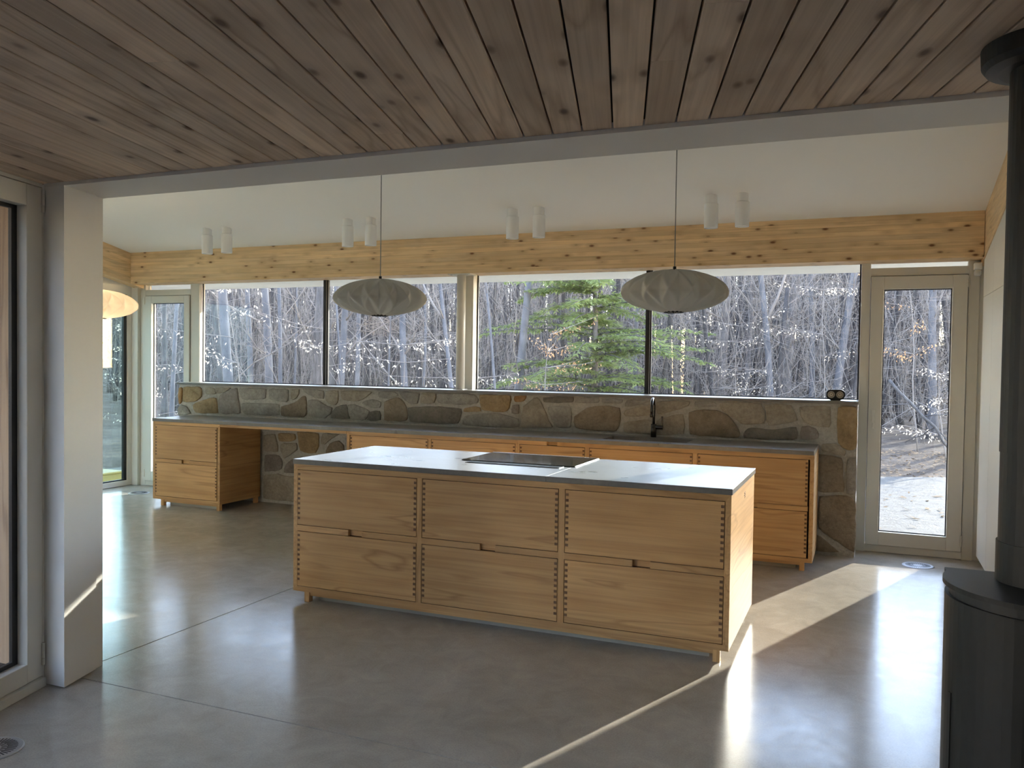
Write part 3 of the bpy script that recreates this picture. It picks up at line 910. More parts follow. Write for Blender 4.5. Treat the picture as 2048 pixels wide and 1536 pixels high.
# ------------------------------------------------------------------ worktops
wt = thing('island_worktop', 'grey stone worktop on the island with sun stripes', 'worktop', (-2.015, 4.97, 0.8877))
obj('worktop_slab', box(-3.405, -1.6605, 4.480, 5.464, CZ1 + 0.0003, 0.920, 0.0015, segs=1), M['worktop'], wt)
obj('worktop_slab', box(-1.6595, -0.6257, 4.480, 5.464, CZ1 + 0.0003, 0.920, 0.0015, segs=1), M['worktop'], wt)


def slab_hole(x0, x1, y0, y1, z0, z1, hx0, hx1, hy0, hy1):
    bm = bmesh.new()
    xs, ys = [x0, hx0, hx1, x1], [y0, hy0, hy1, y1]
    top = [[bm.verts.new((x, y, z1)) for x in xs] for y in ys]
    bot = [[bm.verts.new((x, y, z0)) for x in xs] for y in ys]
    for j in range(3):
        for i in range(3):
            if i == 1 and j == 1: continue
            bm.faces.new((top[j][i], top[j][i + 1], top[j + 1][i + 1], top[j + 1][i]))
            bm.faces.new((bot[j][i], bot[j + 1][i], bot[j + 1][i + 1], bot[j][i + 1]))
    def wall(loop):
        for (a, b) in loop:
            bm.faces.new((top[a[0]][a[1]], top[b[0]][b[1]], bot[b[0]][b[1]], bot[a[0]][a[1]]))
    o = [(0, 0), (0, 1), (0, 2), (0, 3), (1, 3), (2, 3), (3, 3), (3, 2), (3, 1), (3, 0), (2, 0), (1, 0)]
    wall(list(zip(o, o[1:] + o[:1])))
    h = [(1, 1), (1, 2), (2, 2), (2, 1)]
    wall(list(zip(h, h[1:] + h[:1])))
    bmesh.ops.recalc_face_normals(bm, faces=list(bm.faces))
    return bm


bw = thing('kitchen_worktop', 'long dark grey stone worktop along the stone wall', 'worktop', (-3.65, 7.1, CZ1))
obj('worktop_slab', box(-6.956, -4.511, 6.768, 7.412, CZ1 + 0.0003, 0.920, 0.0015, segs=1), M['worktop'], bw)
obj('worktop_slab', slab_hole(-4.510, -0.349, 6.768, 7.412, CZ1 + 0.0003, 0.920, -2.062, -1.348, 6.935, 7.255), M['worktop'], bw)
obj('wall_fillet', box(-6.9, -0.36, 7.4125, 7.43, 0.90, 0.932), M['mortar'], bw)

# ------------------------------------------------------------------ sink, tap, hob
sk = thing('sink', 'black rectangular sink set into the rear worktop', 'sink', (-1.705, 7.095, 0.72))
sx0, sx1, sy0, sy1 = -2.064, -1.346, 6.933, 7.257
obj('basin', join(box(sx0, sx1, sy0, sy1, 0.712, 0.718), box(sx0, sx0 + 0.006, sy0, sy1, 0.718, 0.886), box(sx1 - 0.006, sx1, sy0, sy1, 0.718, 0.886), box(sx0 + 0.006, sx1 - 0.006, sy0, sy0 + 0.006, 0.718, 0.886), box(sx0 + 0.006, sx1 - 0.006, sy1 - 0.006, sy1, 0.718, 0.886)), M['black_metal'], sk)
obj('drain', cyl(-1.705, 7.12, 0.718, 0.722, 0.045, 24), M['chrome'], sk, smooth=False)
M['tap'] = mat_plain('black_tap', (0.010, 0.010, 0.011), 0.22, 0.6)
tp_ = thing('tap', 'black single-lever tap with curved spout over the sink', 'tap', (-1.715, 7.335, 0.920))
fx, fy = -1.715, 7.335
obj('body', cyl(fx, fy, 0.920, 1.036, 0.0245, 24, 0.002), M['tap'], tp_, smooth=True)
arc = [(fx, fy, 1.036), (fx, fy, 1.12), (fx, fy, 1.20)]
for k in range(1, 13):
    a = math.pi * k / 12
    arc.append((fx + 0.02 * (1 - math.cos(a)) * 0.5, fy - 0.085 * (1 - math.cos(a)), 1.20 + 0.062 * math.sin(a)))
arc += [(fx + 0.02, fy - 0.17, 1.16), (fx + 0.02, fy - 0.17, 1.135)]
obj('spout', tube(arc, [0.0115] * len(arc), 14), M['tap'], tp_, smooth=True)
obj('nozzle', cyl(fx + 0.02, fy - 0.17, 1.105, 1.137, 0.0135, 18, 0.002), M['tap'], tp_, smooth=True)
obj('handle_arm', tube([(fx, fy, 1.008), (fx + 0.082, fy, 1.008)], [0.019, 0.019], 16), M['tap'], tp_, smooth=False)
obj('lever', box(fx + 0.066, fx + 0.082, fy - 0.006, fy + 0.006, 1.01, 1.105, 0.002), M['tap'], tp_)
M['hob'] = mat_plain('black_hob_glass', (0.012, 0.011, 0.010), 0.09, 0.5)
hb = thing('induction_hob', 'flat black glass hob at the back of the island', 'hob', (-2.03, 5.2, 0.920))
obj('glass_plate', box(-2.42, -1.645, 4.945, 5.445, 0.9202, 0.9265, 0.0015), M['hob'], hb)
obj('trim_edge', join(box(-1.645, -1.639, 4.945, 5.448, 0.9202, 0.928), box(-2.42, -1.639, 5.445, 5.450, 0.9202, 0.928)), M['chrome'], hb)
vt = thing('extractor_slot', 'narrow dark extractor slot in front of the hob', 'extractor', (-2.03, 4.885, 0.920))
obj('grille_plate', box(-2.345, -1.712, 4.840, 4.925, 0.9202, 0.9225, 0.0005), M['black_metal'], vt)
for k in range(3): obj('slat', box(-2.335, -1.722, 4.850 + k * 0.026, 4.866 + k * 0.026, 0.9225, 0.9245), M['black_metal'], vt)
obj('trim_edge', box(-1.712, -1.707, 4.840, 4.925, 0.9202, 0.9245), M['chrome'], vt)

# ------------------------------------------------------------------ twin dial instrument on the sill
ck = thing('twin_dial_gauge', 'small black pill-shaped gauge with two round dials on sill', 'gauge', (-0.2305, 7.52, 1.281))
hw, hh, cx_, cz_, r_ = 0.0725, 0.0425, -0.2305, 1.3295, 0.036
pill = []
for (ox, oz, a0) in ((hw - r_, hh - r_, 0), (-(hw - r_), hh - r_, 90), (-(hw - r_), -(hh - r_), 180), (hw - r_, -(hh - r_), 270)):
    for k in range(7):
        a = math.radians(a0 + 15 * k)
        pill.append((cx_ + ox + r_ * math.cos(a), cz_ + oz + r_ * math.sin(a)))
obj('housing', prism(pill, 'y', 7.500, 7.54), M['black_metal'], ck)
obj('foot', box(cx_ - 0.04, cx_ + 0.04, 7.505, 7.535, 1.281, 1.29), M['black_metal'], ck)
for dx in (-0.0335, 0.0335):
    def ring(r0, r1, y0, y1):
        bm = bmesh.new(); n = 28; vs = []
        for rr, yy in ((r0, y0), (r1, y0), (r1, y1), (r0, y1)):
            vs.append([bm.verts.new((cx_ + dx + rr * math.cos(2 * math.pi * k / n), yy, cz_ + rr * math.sin(2 * math.pi * k / n))) for k in range(n)])
        for q in range(4):
            for k in range(n):
                bm.faces.new((vs[q][k], vs[q][(k + 1) % n], vs[(q + 1) % 4][(k + 1) % n], vs[(q + 1) % 4][k]))
        bmesh.ops.recalc_face_normals(bm, faces=list(bm.faces))
        return bm
    dl = obj('dial', prism([(cx_ + dx + 0.0275 * math.cos(2 * math.pi * k / 28), cz_ + 0.0275 * math.sin(2 * math.pi * k / 28)) for k in range(28)], 'y', 7.4985, 7.501), M['dial'], ck)
    obj('bezel', ring(0.0245, 0.030, 7.496, 7.5005), M['dial_ring'], dl)
    obj('scale_ring', ring(0.0165, 0.020, 7.4978, 7.4988), M['black'], dl)
    an = 0.9 if dx < 0 else 1.9
    obj('needle', prism([(cx_ + dx - 0.0012, cz_ - 0.003), (cx_ + dx + 0.0012, cz_ - 0.003), (cx_ + dx + 0.013 * math.cos(an) + 0.0008, cz_ + 0.013 * math.sin(an)), (cx_ + dx + 0.013 * math.cos(an) - 0.0008, cz_ + 0.013 * math.sin(an))], 'y', 7.4965, 7.4982), M['black'], dl)
    obj('pivot', prism([(cx_ + dx + 0.0035 * math.cos(2 * math.pi * k / 10), cz_ + 0.0035 * math.sin(2 * math.pi * k / 10)) for k in range(10)], 'y', 7.496, 7.4982), M['black'], dl)

sn = thing('motion_sensor', 'small white motion sensor in the corner above the glass door', 'sensor', (0.805, 7.72, 2.30))
obj('housing', box(0.777, 0.834, 7.66, 7.744, 2.352, 2.408, 0.008), M['can'], sn)
obj('lens', box(0.781, 0.830, 7.665, 7.744, 2.306, 2.350, 0.012), M['white'], sn)

# ------------------------------------------------------------------ ceiling spot cans
def can(x, y, label, base=None):
    z = zc(y)
    if base is None:
        c = thing('ceiling_spot', label, 'spotlight', (x, y, z), 'white ceiling spotlights in pairs')
        obj('mount', lathe([(0, z - 0.06), (0.047, z - 0.06), (0.047, z + 0.012), (0, z + 0.012)], x, y, 32), M['can'], c, smooth=False)
        obj('cylinder', lathe([(0.0, z - 0.225), (0.046, z - 0.225), (0.046, z - 0.258), (0.054, z - 0.258), (0.0555, z - 0.255), (0.0555, z - 0.066), (0.053, z - 0.063), (0.0, z - 0.063)], x, y, 36), M['can'], c, smooth=False)
        obj('lamp_lens', cyl(x, y, z - 0.2245, z - 0.218, 0.0455, 24), M['dial_ring'], c)
        return c
    c = copy_tree(base, None, (x - base.location.x, y - base.location.y, z - base.location.z))
    c['label'] = label
    return c


spots = [(-6.412, 6.975, 'white ceiling spotlight nearest the tinted glass door'), (-6.154, 6.975, 'second white ceiling spotlight from the tinted glass door'),
         (-4.658, 6.957, 'third white ceiling spotlight from the tinted glass door'), (-4.399, 6.957, 'white ceiling spotlight beside the cord of the far pendant'),
         (-2.930, 6.957, 'spotlight of the pair above the round post, farther from tap'), (-2.678, 6.957, 'spotlight of the pair above the round post, nearer the tap'),
         (-1.182, 6.93, 'spotlight beside the near pendant cord above the sink'), (-0.938, 6.93, 'white ceiling spotlight closest to the tall white cupboards')]
c0 = None
for (x, y, lab) in spots:
    c = can(x, y, lab, c0)
    if c0 is None: c0 = c

# ------------------------------------------------------------------ pendant lamps
def shade_mesh(cx, cy, zb, zt, R, n=15, twist=0.21, phase=0.0):
    nt, na = 40, 300
    vs, fs = [], []
    zm = zb + (zt - zb) * 0.46
    for i in range(nt + 1):
        t = -1 + 2 * i / nt
        ang = t * math.pi / 2 * 0.94
        c = math.cos(ang)
        rr = R * (0.02 + 0.98 * (c ** 1.12))
        if t < 0: z = zm + (zm - zb) * math.sin(ang) / math.sin(math.pi / 2 * 0.94)
        else: z = zm + (zt - zm) * math.sin(ang) / math.sin(math.pi / 2 * 0.94)
        s = twist * math.sin(ang) * 1.25
        for k in range(na):
            a = 2 * math.pi * k / na
            g1 = 1 - abs(math.sin((a - s + phase) * n / 2))
            g2 = 1 - abs(math.sin((a + s + phase) * n / 2))
            f = max(g1, g2)
            dep = 0.13 * (1 - f) * (c ** 0.5)
            zz_ = z + (zm - z) * dep * 1.1
            vs.append((cx + rr * (1 - dep) * math.cos(a), cy + rr * (1 - dep) * math.sin(a), zz_))
    for i in range(nt):
        for k in range(na):
            k2 = (k + 1) % na
            fs.append((i * na + k, i * na + k2, (i + 1) * na + k2, (i + 1) * na + k))
    fs.append(tuple(nt * na + k for k in range(na)))
    return vs, fs


def pendant(x, y, zb, zt, R, label, phase=0.0, lit=False):
    p = thing('pendant_lamp', label, 'pendant lamp', (x, y, zb), 'saucer pendant lamps')
    zceil = zc(y)
    sh = obj('lamp_shade', shade_mesh(x, y, zb, zt, R, phase=phase), M['shade'], p, smooth=True)
    md = sh.modifiers.new('thick', 'SOLIDIFY'); md.thickness = 0.0015
    obj('bottom_ring', lathe([(0.050, zb - 0.002), (0.058, zb - 0.002), (0.058, zb + 0.006), (0.050, zb + 0.006), (0.050, zb - 0.002)], x, y, 32), M['black_metal'], p)
    obj('cord', tube([(x, y, zt - 0.01), (x, y, zceil - 0.02)], [0.0032, 0.0032], 8), M['dial_ring'], p, smooth=True)
    obj('cord_grip', cyl(x, y, zt - 0.004, zt + 0.018, 0.010, 14), M['black_metal'], p)
    obj('canopy', lathe([(0, zceil - 0.035), (0.055, zceil - 0.03), (0.062, zceil - 0.005), (0.062, zceil + 0.016), (0, zceil + 0.016)], x, y, 28), M['can'], p)
    if lit:
        bulb = NT('glowing_bulb'); e = bulb.n('ShaderNodeEmission')
        e.inputs['Color'].default_value = (1.0, 0.70, 0.42, 1); e.inputs['Strength'].default_value = 60.0
        bulb.l(e.outputs[0], bulb.out.inputs['Surface'])
        mt = bulb.m
    else:
        mt = M['can']
    zc_ = (zb + zt) / 2
    obj('bulb', lathe([(0, zc_ - 0.05)] + [(0.045 * math.sin(math.pi * k / 10), zc_ - 0.05 * math.cos(math.pi * k / 10)) for k in range(1, 10)] + [(0, zc_ + 0.05)], x, y, 20), mt, p, smooth=True)
    return p


pendant(-3.063, 4.97, 1.866, 2.117, 0.318, 'unlit white saucer pendant over the far end of the island', 0.0)
pendant(-1.054, 4.97, 1.869, 2.121, 0.318, 'unlit white saucer pendant over the near end of the island', 0.2)
pendant(-6.27, 5.5, 1.90, 2.155, 0.318, 'glowing warm saucer pendant half hidden by the wall end', 0.1, True)

# ------------------------------------------------------------------ floor vents
def floor_vent(x, y, r, label):
    v = thing('floor_vent', label, 'vent', (x, y, 0), 'round slotted floor vents')
    obj('plate', lathe([(0, 0.0005), (r, 0.0005), (r, 0.002), (r - 0.006, 0.005), (r - 0.010, 0.0045), (0, 0.0045)], x, y, 48), M['vent'], v)
    bms = []
    for k in range(40):
        a = 2 * math.pi * k / 40
        r0, r1 = (0.30, 0.80) if k % 2 else (0.48, 0.80)
        ux, uy = math.cos(a), math.sin(a)
        w_ = 0.0028
        p = [(x + ux * r * r0 - uy * w_, y + uy * r * r0 + ux * w_), (x + ux * r * r0 + uy * w_, y + uy * r * r0 - ux * w_), (x + ux * r * r1 + uy * w_, y + uy * r * r1 - ux * w_), (x + ux * r * r1 - uy * w_, y + uy * r * r1 + ux * w_)]
        bms.append(prism(p, 'z', 0.0044, 0.0050))
    obj('slots', join(*bms), M['black'], v, kind='stuff')
    return v


M['vent'] = mat_plain('vent_steel', (0.42, 0.42, 0.43), 0.35, 0.5, 0.6)
floor_vent(0.41, 7.367, 0.115, 'round slotted floor vent in front of the near glass door')
floor_vent(-3.165, 2.265, 0.115, 'round slotted floor vent by the dark framed glazed door')
floor_vent(-7.68, 7.28, 0.115, 'round slotted floor vent half hidden behind the drawer pedestal')

# ------------------------------------------------------------------ tall white cupboards
pc = thing('tall_cupboard', 'bank of tall flush white cupboards beside the glass door', 'cupboard', (0.9, 5.4, 0))
obj('carcass', prism([(3.20, 0.07), (7.60, 0.07), (7.60, zc(7.60, 2.430)), (3.20, zc(3.20, 2.430))], 'x', 0.858, 0.954), M['pantry'], pc)
obj('toe_kick', box(0.89, 0.954, 3.20, 7.58, 0.0, 0.07), M['toe'], pc)
ys = [7.60, 7.04, 6.44, 5.84, 5.24, 4.64, 4.04, 3.20]
for a, b in zip(ys, ys[1:]):
    obj('door', box(0.838, 0.8575, b + 0.0015, a - 0.0015, 0.072, 2.124, 0.001, segs=1), M['pantry'], pc)
    obj('overhead_door', prism([(b + 0.0015, 2.127), (a - 0.0015, 2.127), (a - 0.0015, zc(a, 2.430)), (b + 0.0015, zc(b, 2.430))], 'x', 0.838, 0.8575), M['pantry'], pc)

# ------------------------------------------------------------------ black stove and flue
sv = thing('wood_stove', 'black round-fronted steel wood stove with flat back', 'stove', (0.43, 2.42, 0))


def stove_outline(r, yb, xh, cx=0.43, cy=2.42):
    a0 = math.asin((yb - 0.045 - cy) / r)
    pts = []
    n = 40
    for k in range(n + 1):
        a = math.pi - a0 + (math.pi + 2 * a0) * k / n
        pts.append((cx + r * math.cos(a), cy + r * math.sin(a)))
    pts += [(cx + xh, yb - 0.045), (cx + xh, yb), (cx - xh, yb), (cx - xh, yb - 0.045)]
    return pts


obj('top_plate', prism(stove_outline(0.237, 2.538, 0.224), 'z', 1.018, 1.030), M['black_metal'], sv)
obj('neck', prism(stove_outline(0.222, 2.525, 0.212), 'z', 0.994, 1.018), M['black'], sv)
obj('body', prism(stove_outline(0.232, 2.534, 0.220), 'z', 0.02, 0.994), M['black_metal'], sv)
obj('plinth', prism(stove_outline(0.20, 2.50, 0.18), 'z', 0.0, 0.02), M['black'], sv)
a_ = math.radians(194)
for nm, ang, z0, z1, w_ in (('door_gap', 199, 0.10, 0.76, 0.006),):
    a = math.radians(ang)
    px, py = 0.43 + 0.2322 * math.cos(a), 2.42 + 0.2322 * math.sin(a)
    tx, ty = -math.sin(a) * w_, math.cos(a) * w_
    nx, ny = math.cos(a) * 0.0025, math.sin(a) * 0.0025
    obj(nm, prism([(px + tx + nx, py + ty + ny), (px - tx + nx, py - ty + ny), (px - tx - nx, py - ty - ny), (px + tx - nx, py + ty - ny)], 'z', z0, z1), M['black'], sv)
a = math.radians(262)
obj('knob', lathe([(0, 0.66), (0.008, 0.66), (0.011, 0.67), (0.008, 0.68), (0, 0.68)], 0.43 + 0.243 * math.cos(a), 2.42 + 0.243 * math.sin(a), 16), M['chrome'], sv)
# door glass on the front of the stove
gp = []
for k in range(13):
    a = math.radians(225 + 90 * k / 12)
    gp.append((0.43 + 0.2335 * math.cos(a), 2.42 + 0.2335 * math.sin(a)))
for k in range(12, -1, -1):
    a = math.radians(225 + 90 * k / 12)
    gp.append((0.43 + 0.229 * math.cos(a), 2.42 + 0.229 * math.sin(a)))
obj('door_window', prism(gp, 'z', 0.36, 0.62), M['hob'], sv)
fl = thing('flue_pipe', 'black steel flue pipe rising from stove to plank ceiling', 'flue', (0.415, 2.458, 1.03))
obj('flue_collar', cyl(0.415, 2.458, 1.0302, 1.13, 0.1005, 40), M['black_metal'], fl, smooth=False)
obj('flue_section', cyl(0.415, 2.458, 1.13, 1.355, 0.0965, 40), M['black_metal'], fl)
obj('flue_section', cyl(0.415, 2.458, 1.355, 2.315, 0.0985, 40), M['black_metal'], fl)
obj('ceiling_rosette', lathe([(0.0, 2.308), (0.125, 2.308), (0.153, 2.314), (0.163, 2.328), (0.165, 2.3695), (0, 2.3695)], 0.415, 2.458, 56), M['black_metal'], fl)

# ------------------------------------------------------------------ outside: ground
def gz(x, y):
    h = -0.17
    if y > 20: h += 0.00085 * (min(y, 60) - 20) ** 2 + (0.068 * (y - 60) if y > 60 else 0)
    if y > 10: h += 0.10 * noise.noise(Vector((x * 0.35, y * 0.35, 2.0))) * min(1, (y - 10) / 4)
    return h


vs, fs = [], []
gx = [-70 + 2.0 * i for i in range(56)]
gy = [-30 + 2.0 * i for i in range(66)]
for y in gy:
    for x in gx: vs.append((x, y, gz(x, y)))
for j in range(len(gy) - 1):
    for i in range(len(gx) - 1):
        k = j * len(gx) + i
        fs.append((k, k + 1, k + 1 + len(gx), k + len(gx)))
struct('ground', (vs, fs), M['ground'], 'leaf-strewn woodland ground outside the windows', 'ground', smooth=True)
yard = [(-10.5, 7.95), (3.5, 7.95), (3.8, 10.5), (3.0, 13.2), (1.2, 14.6), (-1.0, 13.6), (-4.0, 12.2), (-7.5, 11.0), (-10.5, 10.2)]
struct('path', prism(yard, 'z', -0.20, -0.125), M['sand'], 'pale sandy yard outside the near glass door', 'yard')


def corridor(x, y, z, pad=0.25):
    """the open lane through which the low sun reaches the glass"""
    if y < 8.9: return True
    if y >= 19.5 and z > 2.6 + 0.13 * y: return True      # growth cut off above this height so sun reaches the nearer trees
    return (-7.3 + 0.375 * (y - 7.8) - pad < x < 0.8 + 0.375 * (y - 7.8) + pad) and (0.33 * (y - 7.8) - 0.15 < z < 0.37 * (y - 7.8) + 2.4)


def limb(vs, fs, p, d, L, r0, r1, n=5, segs=4, up=0.15, rg=random, wob=0.25):
    pts, rad = [Vector(p)], [r0]
    d = Vector(d).normalized()
    for i in range(segs):
        d = (d + Vector((rg.uniform(-wob, wob), rg.uniform(-wob, wob), rg.uniform(-wob, wob) * 0.6 + up * 0.5))).normalized()
        q = pts[-1] + d * (L / segs)
        if corridor(*q): break
        pts.append(q); rad.append(r0 + (r1 - r0) * (i + 1) / segs)
    if len(pts) > 1: tube(pts, rad, n, vs, fs)
    return pts


def tree(name, label, x, y, lean, r, bark, height=11.0, nbr=14, seed=0, sway=0.06, group='bare trees outside the windows', fork=None):
    rg = random.Random(seed)
    z0 = gz(x, y) - 0.05
    t = thing(name, label, 'tree', (x, y, z0), group)
    pts, rad = [], []
    k = 18
    ph = rg.uniform(0, 6)
    for i in range(k + 1):
        f = i / k
        z = z0 + height * f
        px = x + lean * min(z + 0.2, 5.5) + (lean * 0.35) * max(0, z - 5.3) + sway * (math.sin(z * 0.9 + ph) - math.sin(ph))
        py = y + sway * 0.7 * math.sin(z * 0.7 + ph * 2)
        if corridor(px, py, z, 0.1): break
        flare = 1 + 0.7 * math.exp(-max(0, z - z0) * 3.0)
        pts.append((px, py, z)); rad.append(r * flare * (1 - 0.72 * f))
    if len(pts) < k + 1: rad[-1] *= 0.35
    obj('trunk', tube(pts, rad, 12), bark, t, smooth=True)
    bv, bf = [], []
    top = pts[-1][2]
    for b in range(nbr):
        f = rg.uniform(0.12, 1.0)
        i = min(len(pts) - 1, max(1, int(f * (len(pts) - 1))))
        a = rg.uniform(0, 2 * math.pi)
        p = Vector(pts[i])
        L = rg.uniform(0.7, 2.2)
        rb = max(0.005, min(rad[i] * 0.28, 0.015))
        path = limb(bv, bf, p, (math.cos(a), math.sin(a), rg.uniform(0.4, 1.5)), L, rb, rb * 0.35, 5, 5, 0.12, rg)
        for q in path[1:]:
            for _ in range(2):
                a2 = rg.uniform(0, 2 * math.pi)
                limb(bv, bf, q, (math.cos(a2), math.sin(a2), rg.uniform(-0.2, 0.8)), rg.uniform(0.3, 0.9), rb * 0.45, rb * 0.18, 3, 3, 0.1, rg)
    if fork:
        for (zf, dx, L) in fork:
            i = min(range(len(pts)), key=lambda q: abs(pts[q][2] - zf))
            limb(bv, bf, pts[i], (dx, 0.05, 0.9), L, rad[i] * 0.6, rad[i] * 0.3, 8, 7, 0.25, rg, 0.18)
    if bv: obj('branches', (bv, bf), M['twig'], t, smooth=True)
    return t


B, RB, DK = M['bark_beech'], M['bark_rough'], M['bark_dark']
TREES = [
    ('bare_tree', 'dark slim trunk touching the thick grey one in the far pane', -11.52, 13.0, -0.075, 0.073, DK, None),
    ('bare_tree', 'thick smooth grey trunk leaning left in the far pane', -9.96, 11.5, -0.098, 0.092, B, None),
    ('bare_tree', 'straight mid-grey trunk near the middle of the far pane', -12.55, 15.0, -0.012, 0.066, B, None),
    ('bare_tree', 'broad grey trunk leaning left in the middle of the far pane', -10.36, 13.0, -0.086, 0.085, B, None),
    ('bare_tree', 'slim bluish trunk right of the leaning trunk in the far pane', -9.76, 12.5, -0.047, 0.041, B, None),
    ('bare_tree', 'thin pale sapling trunk in the right half of the far pane', -10.60, 14.0, -0.014, 0.025, B, None),
    ('bare_tree', 'wide rough-barked trunk just left of the far black mullion', -8.69, 12.0, 0.035, 0.110, RB, None),
    ('bare_tree', 'shaded trunk just right of the far black mullion', -11.11, 16.0, -0.004, 0.085, DK, None),
    ('bare_tree', 'thin sunlit stem crossing the shaded trunk beside the far mullion', -8.11, 12.0, -0.042, 0.021, B, None),
    ('bare_tree', 'bluish trunk leaning right below the far pendant lamp', -8.57, 12.5, 0.092, 0.066, B, None),
    ('bare_tree', 'straight bluish trunk directly under the far pendant lamp', -11.09, 17.0, -0.016, 0.059, B, None),
    ('bare_tree', 'very thin pale stem under the tip of the far pendant', -7.82, 13.0, -0.011, 0.018, B, None),
    ('bare_tree', 'crooked grey trunk bending right of the far pendant lamp', -7.36, 13.0, -0.043, 0.066, B, None),
    ('bare_tree', 'thin forked stem between the crooked trunk and the post', -7.82, 14.0, 0.034, 0.028, B, [(2.3, -0.5, 2.0)]),
    ('bare_tree', 'arching tree with a bent limb left of the round post', -6.42, 13.0, -0.10, 0.039, B, [(2.2, -0.9, 2.4)]),
    ('bare_tree', 'dark trunk right against the round white post', -9.01, 18.0, 0.007, 0.053, DK, None),
    ('bare_tree', 'pale trunk seen through the narrow far glass door', -12.85, 13.0, 0.026, 0.045, B, None),
    ('bare_tree', 'dark trunk at the edge of the narrow far glass door', -17.06, 17.0, 0.032, 0.079, DK, None),
    ('bare_tree', 'thick grey trunk left of the green hemlock', -7.04, 17.0, 0.064, 0.098, B, None),
    ('bare_tree', 'thin bluish stem leaning by the right edge of the post', -6.51, 15.0, -0.129, 0.029, B, None),
    ('bare_tree', 'grey trunk just left of the black mullion behind the tap', -5.38, 21.0, 0.001, 0.051, B, None),
    ('bare_tree', 'rough dark trunk right of the near pendant lamp', -3.62, 22.5, 0.070, 0.124, RB, None),
    ('bare_tree', 'slender dark trunk under the right tip of the near pendant', -4.67, 26.0, 0.003, 0.061, DK, None),
    ('bare_tree', 'brown rough trunk in the middle of the near pane', -3.25, 25.0, 0.050, 0.086, RB, None),
    ('bare_tree', 'bluish trunk forking upward in the middle of the near pane', -2.18, 22.5, -0.100, 0.090, B, [(3.0, 0.4, 2.5)]),
    ('bare_tree', 'dark trunk half hidden behind the widest trunk of the near pane', -2.49, 26.0, 0.023, 0.103, DK, None),
    ('bare_tree', 'widest mottled trunk in the near pane', -2.02, 24.0, 0.044, 0.136, RB, None),
    ('bare_tree', 'pale upright trunk right of the widest one in the near pane', -1.40, 25.0, -0.013, 0.077, B, None),
    ('bare_tree', 'slender dark stem between the pale trunk and the leaning beech', -1.16, 27.0, 0.004, 0.045, DK, None),
    ('bare_tree', 'smooth blue-grey beech leaning right beside the near glass door', -0.77, 23.5, 0.092, 0.110, B, None),
    ('bare_tree', 'brown trunk right of the black mullion behind the tap', -5.27, 24.0, 0.0, 0.072, RB, None),
    ('bare_tree', 'pale mottled trunk seen through the near glass door', 1.52, 23.0, 0.003, 0.104, B, None),
    ('bare_tree', 'dark trunk near the handle side of the near glass door', 0.93, 27.0, -0.013, 0.080, DK, None),
    ('bare_tree', 'thin dark stem in the middle of the near glass door', 1.40, 26.0, -0.014, 0.049, DK, None),
]
for i, (nm, lab, x, y, ln, r, bk_, fk) in enumerate(TREES):
    tree(nm, lab, x, y, ln, r, bk_, height=11 if y < 20 else 13, nbr=9 if y < 20 else 14, seed=100 + i, fork=fk, sway=0.10 if 'crooked' in lab else 0.04)

# ------------------------------------------------------------------ hemlock
rg = random.Random(21)
hx, hy_, hz = -5.60, 18.0, gz(-5.6, 18) - 0.05
hm = thing('hemlock', 'green hemlock tree filling the pane right of the round post', 'tree', (hx, hy_, hz))
tp = [(hx + 0.012 * z + 0.03 * math.sin(z), hy_ + 0.02 * math.sin(z * 1.3), hz + z) for z in [0, 0.4, 1, 1.6, 2.2, 2.8, 3.4, 4, 5, 6, 7, 8, 9]]
obj('trunk', tube(tp, [0.085, 0.07, 0.066, 0.063, 0.06, 0.056, 0.052, 0.048, 0.04, 0.032, 0.024, 0.016, 0.006], 12), RB, hm, smooth=True)
bv, bf, nv, nf = [], [], [], []


def spray(c, d, up, w, l):
    """one flat leafy spray tip: a small lozenge"""
    s = d.cross(up).normalized()
    a = len(nv)
    nv.extend([tuple(c), tuple(c + d * l * 0.5 + s * w), tuple(c + d * l), tuple(c + d * l * 0.5 - s * w)])
    nf.append((a, a + 1, a + 2, a + 3))


z = 0.55
while z < 8.5:
    for q in range(2):
        a = rg.uniform(0, 2 * math.pi)
        L = (2.75 * (1 - z / 9.6) ** 0.8 + 0.25) * rg.uniform(0.7, 1.1)
        p = Vector((hx + 0.012 * z, hy_, hz + z))
        d = Vector((math.cos(a), math.sin(a), rg.uniform(0.05, 0.35)))
        path = [p]
        for i in range(8):
            d = (d + Vector((rg.uniform(-0.08, 0.08), rg.uniform(-0.08, 0.08), -0.055))).normalized()
            path.append(path[-1] + d * L / 8)
        path = [q_ for q_ in path if not corridor(*q_, pad=0.0)]
        if len(path) < 3: continue
        tube(path, [0.016 * (1 - i / len(path)) + 0.004 for i in range(len(path))], 4, bv, bf)
        for i in range(1, len(path)):
            dd = (path[i] - path[i - 1]).normalized()
            for _ in range(9):
                sd = rg.choice((-1, 1))
                side = dd.cross(Vector((0, 0, 1))).normalized() * sd
                ll = (0.62 - 0.45 * i / len(path)) * rg.uniform(0.5, 1.1)
                dr = (side * 0.85 + dd * 0.6 + Vector((0, 0, rg.uniform(-0.25, 0.1)))).normalized()
                b0 = path[i - 1].lerp(path[i], rg.random())
                m_ = max(3, int(ll / 0.07))
                for k in range(m_):
                    c = b0 + dr * (ll * k / m_) + Vector((rg.uniform(-.02, .02), rg.uniform(-.02, .02), rg.uniform(-.03, .01)))
                    for _2 in range(2):
                        s2 = (dr + Vector((rg.uniform(-.7, .7), rg.uniform(-.7, .7), rg.uniform(-.45, .25)))).normalized()
                        spray(c, s2, Vector((rg.uniform(-.4, .4), rg.uniform(-.4, .4), 1)), 0.017, 0.11)
    z += 0.115
obj('branches', (bv, bf), M['bark_dark'], hm, smooth=True)
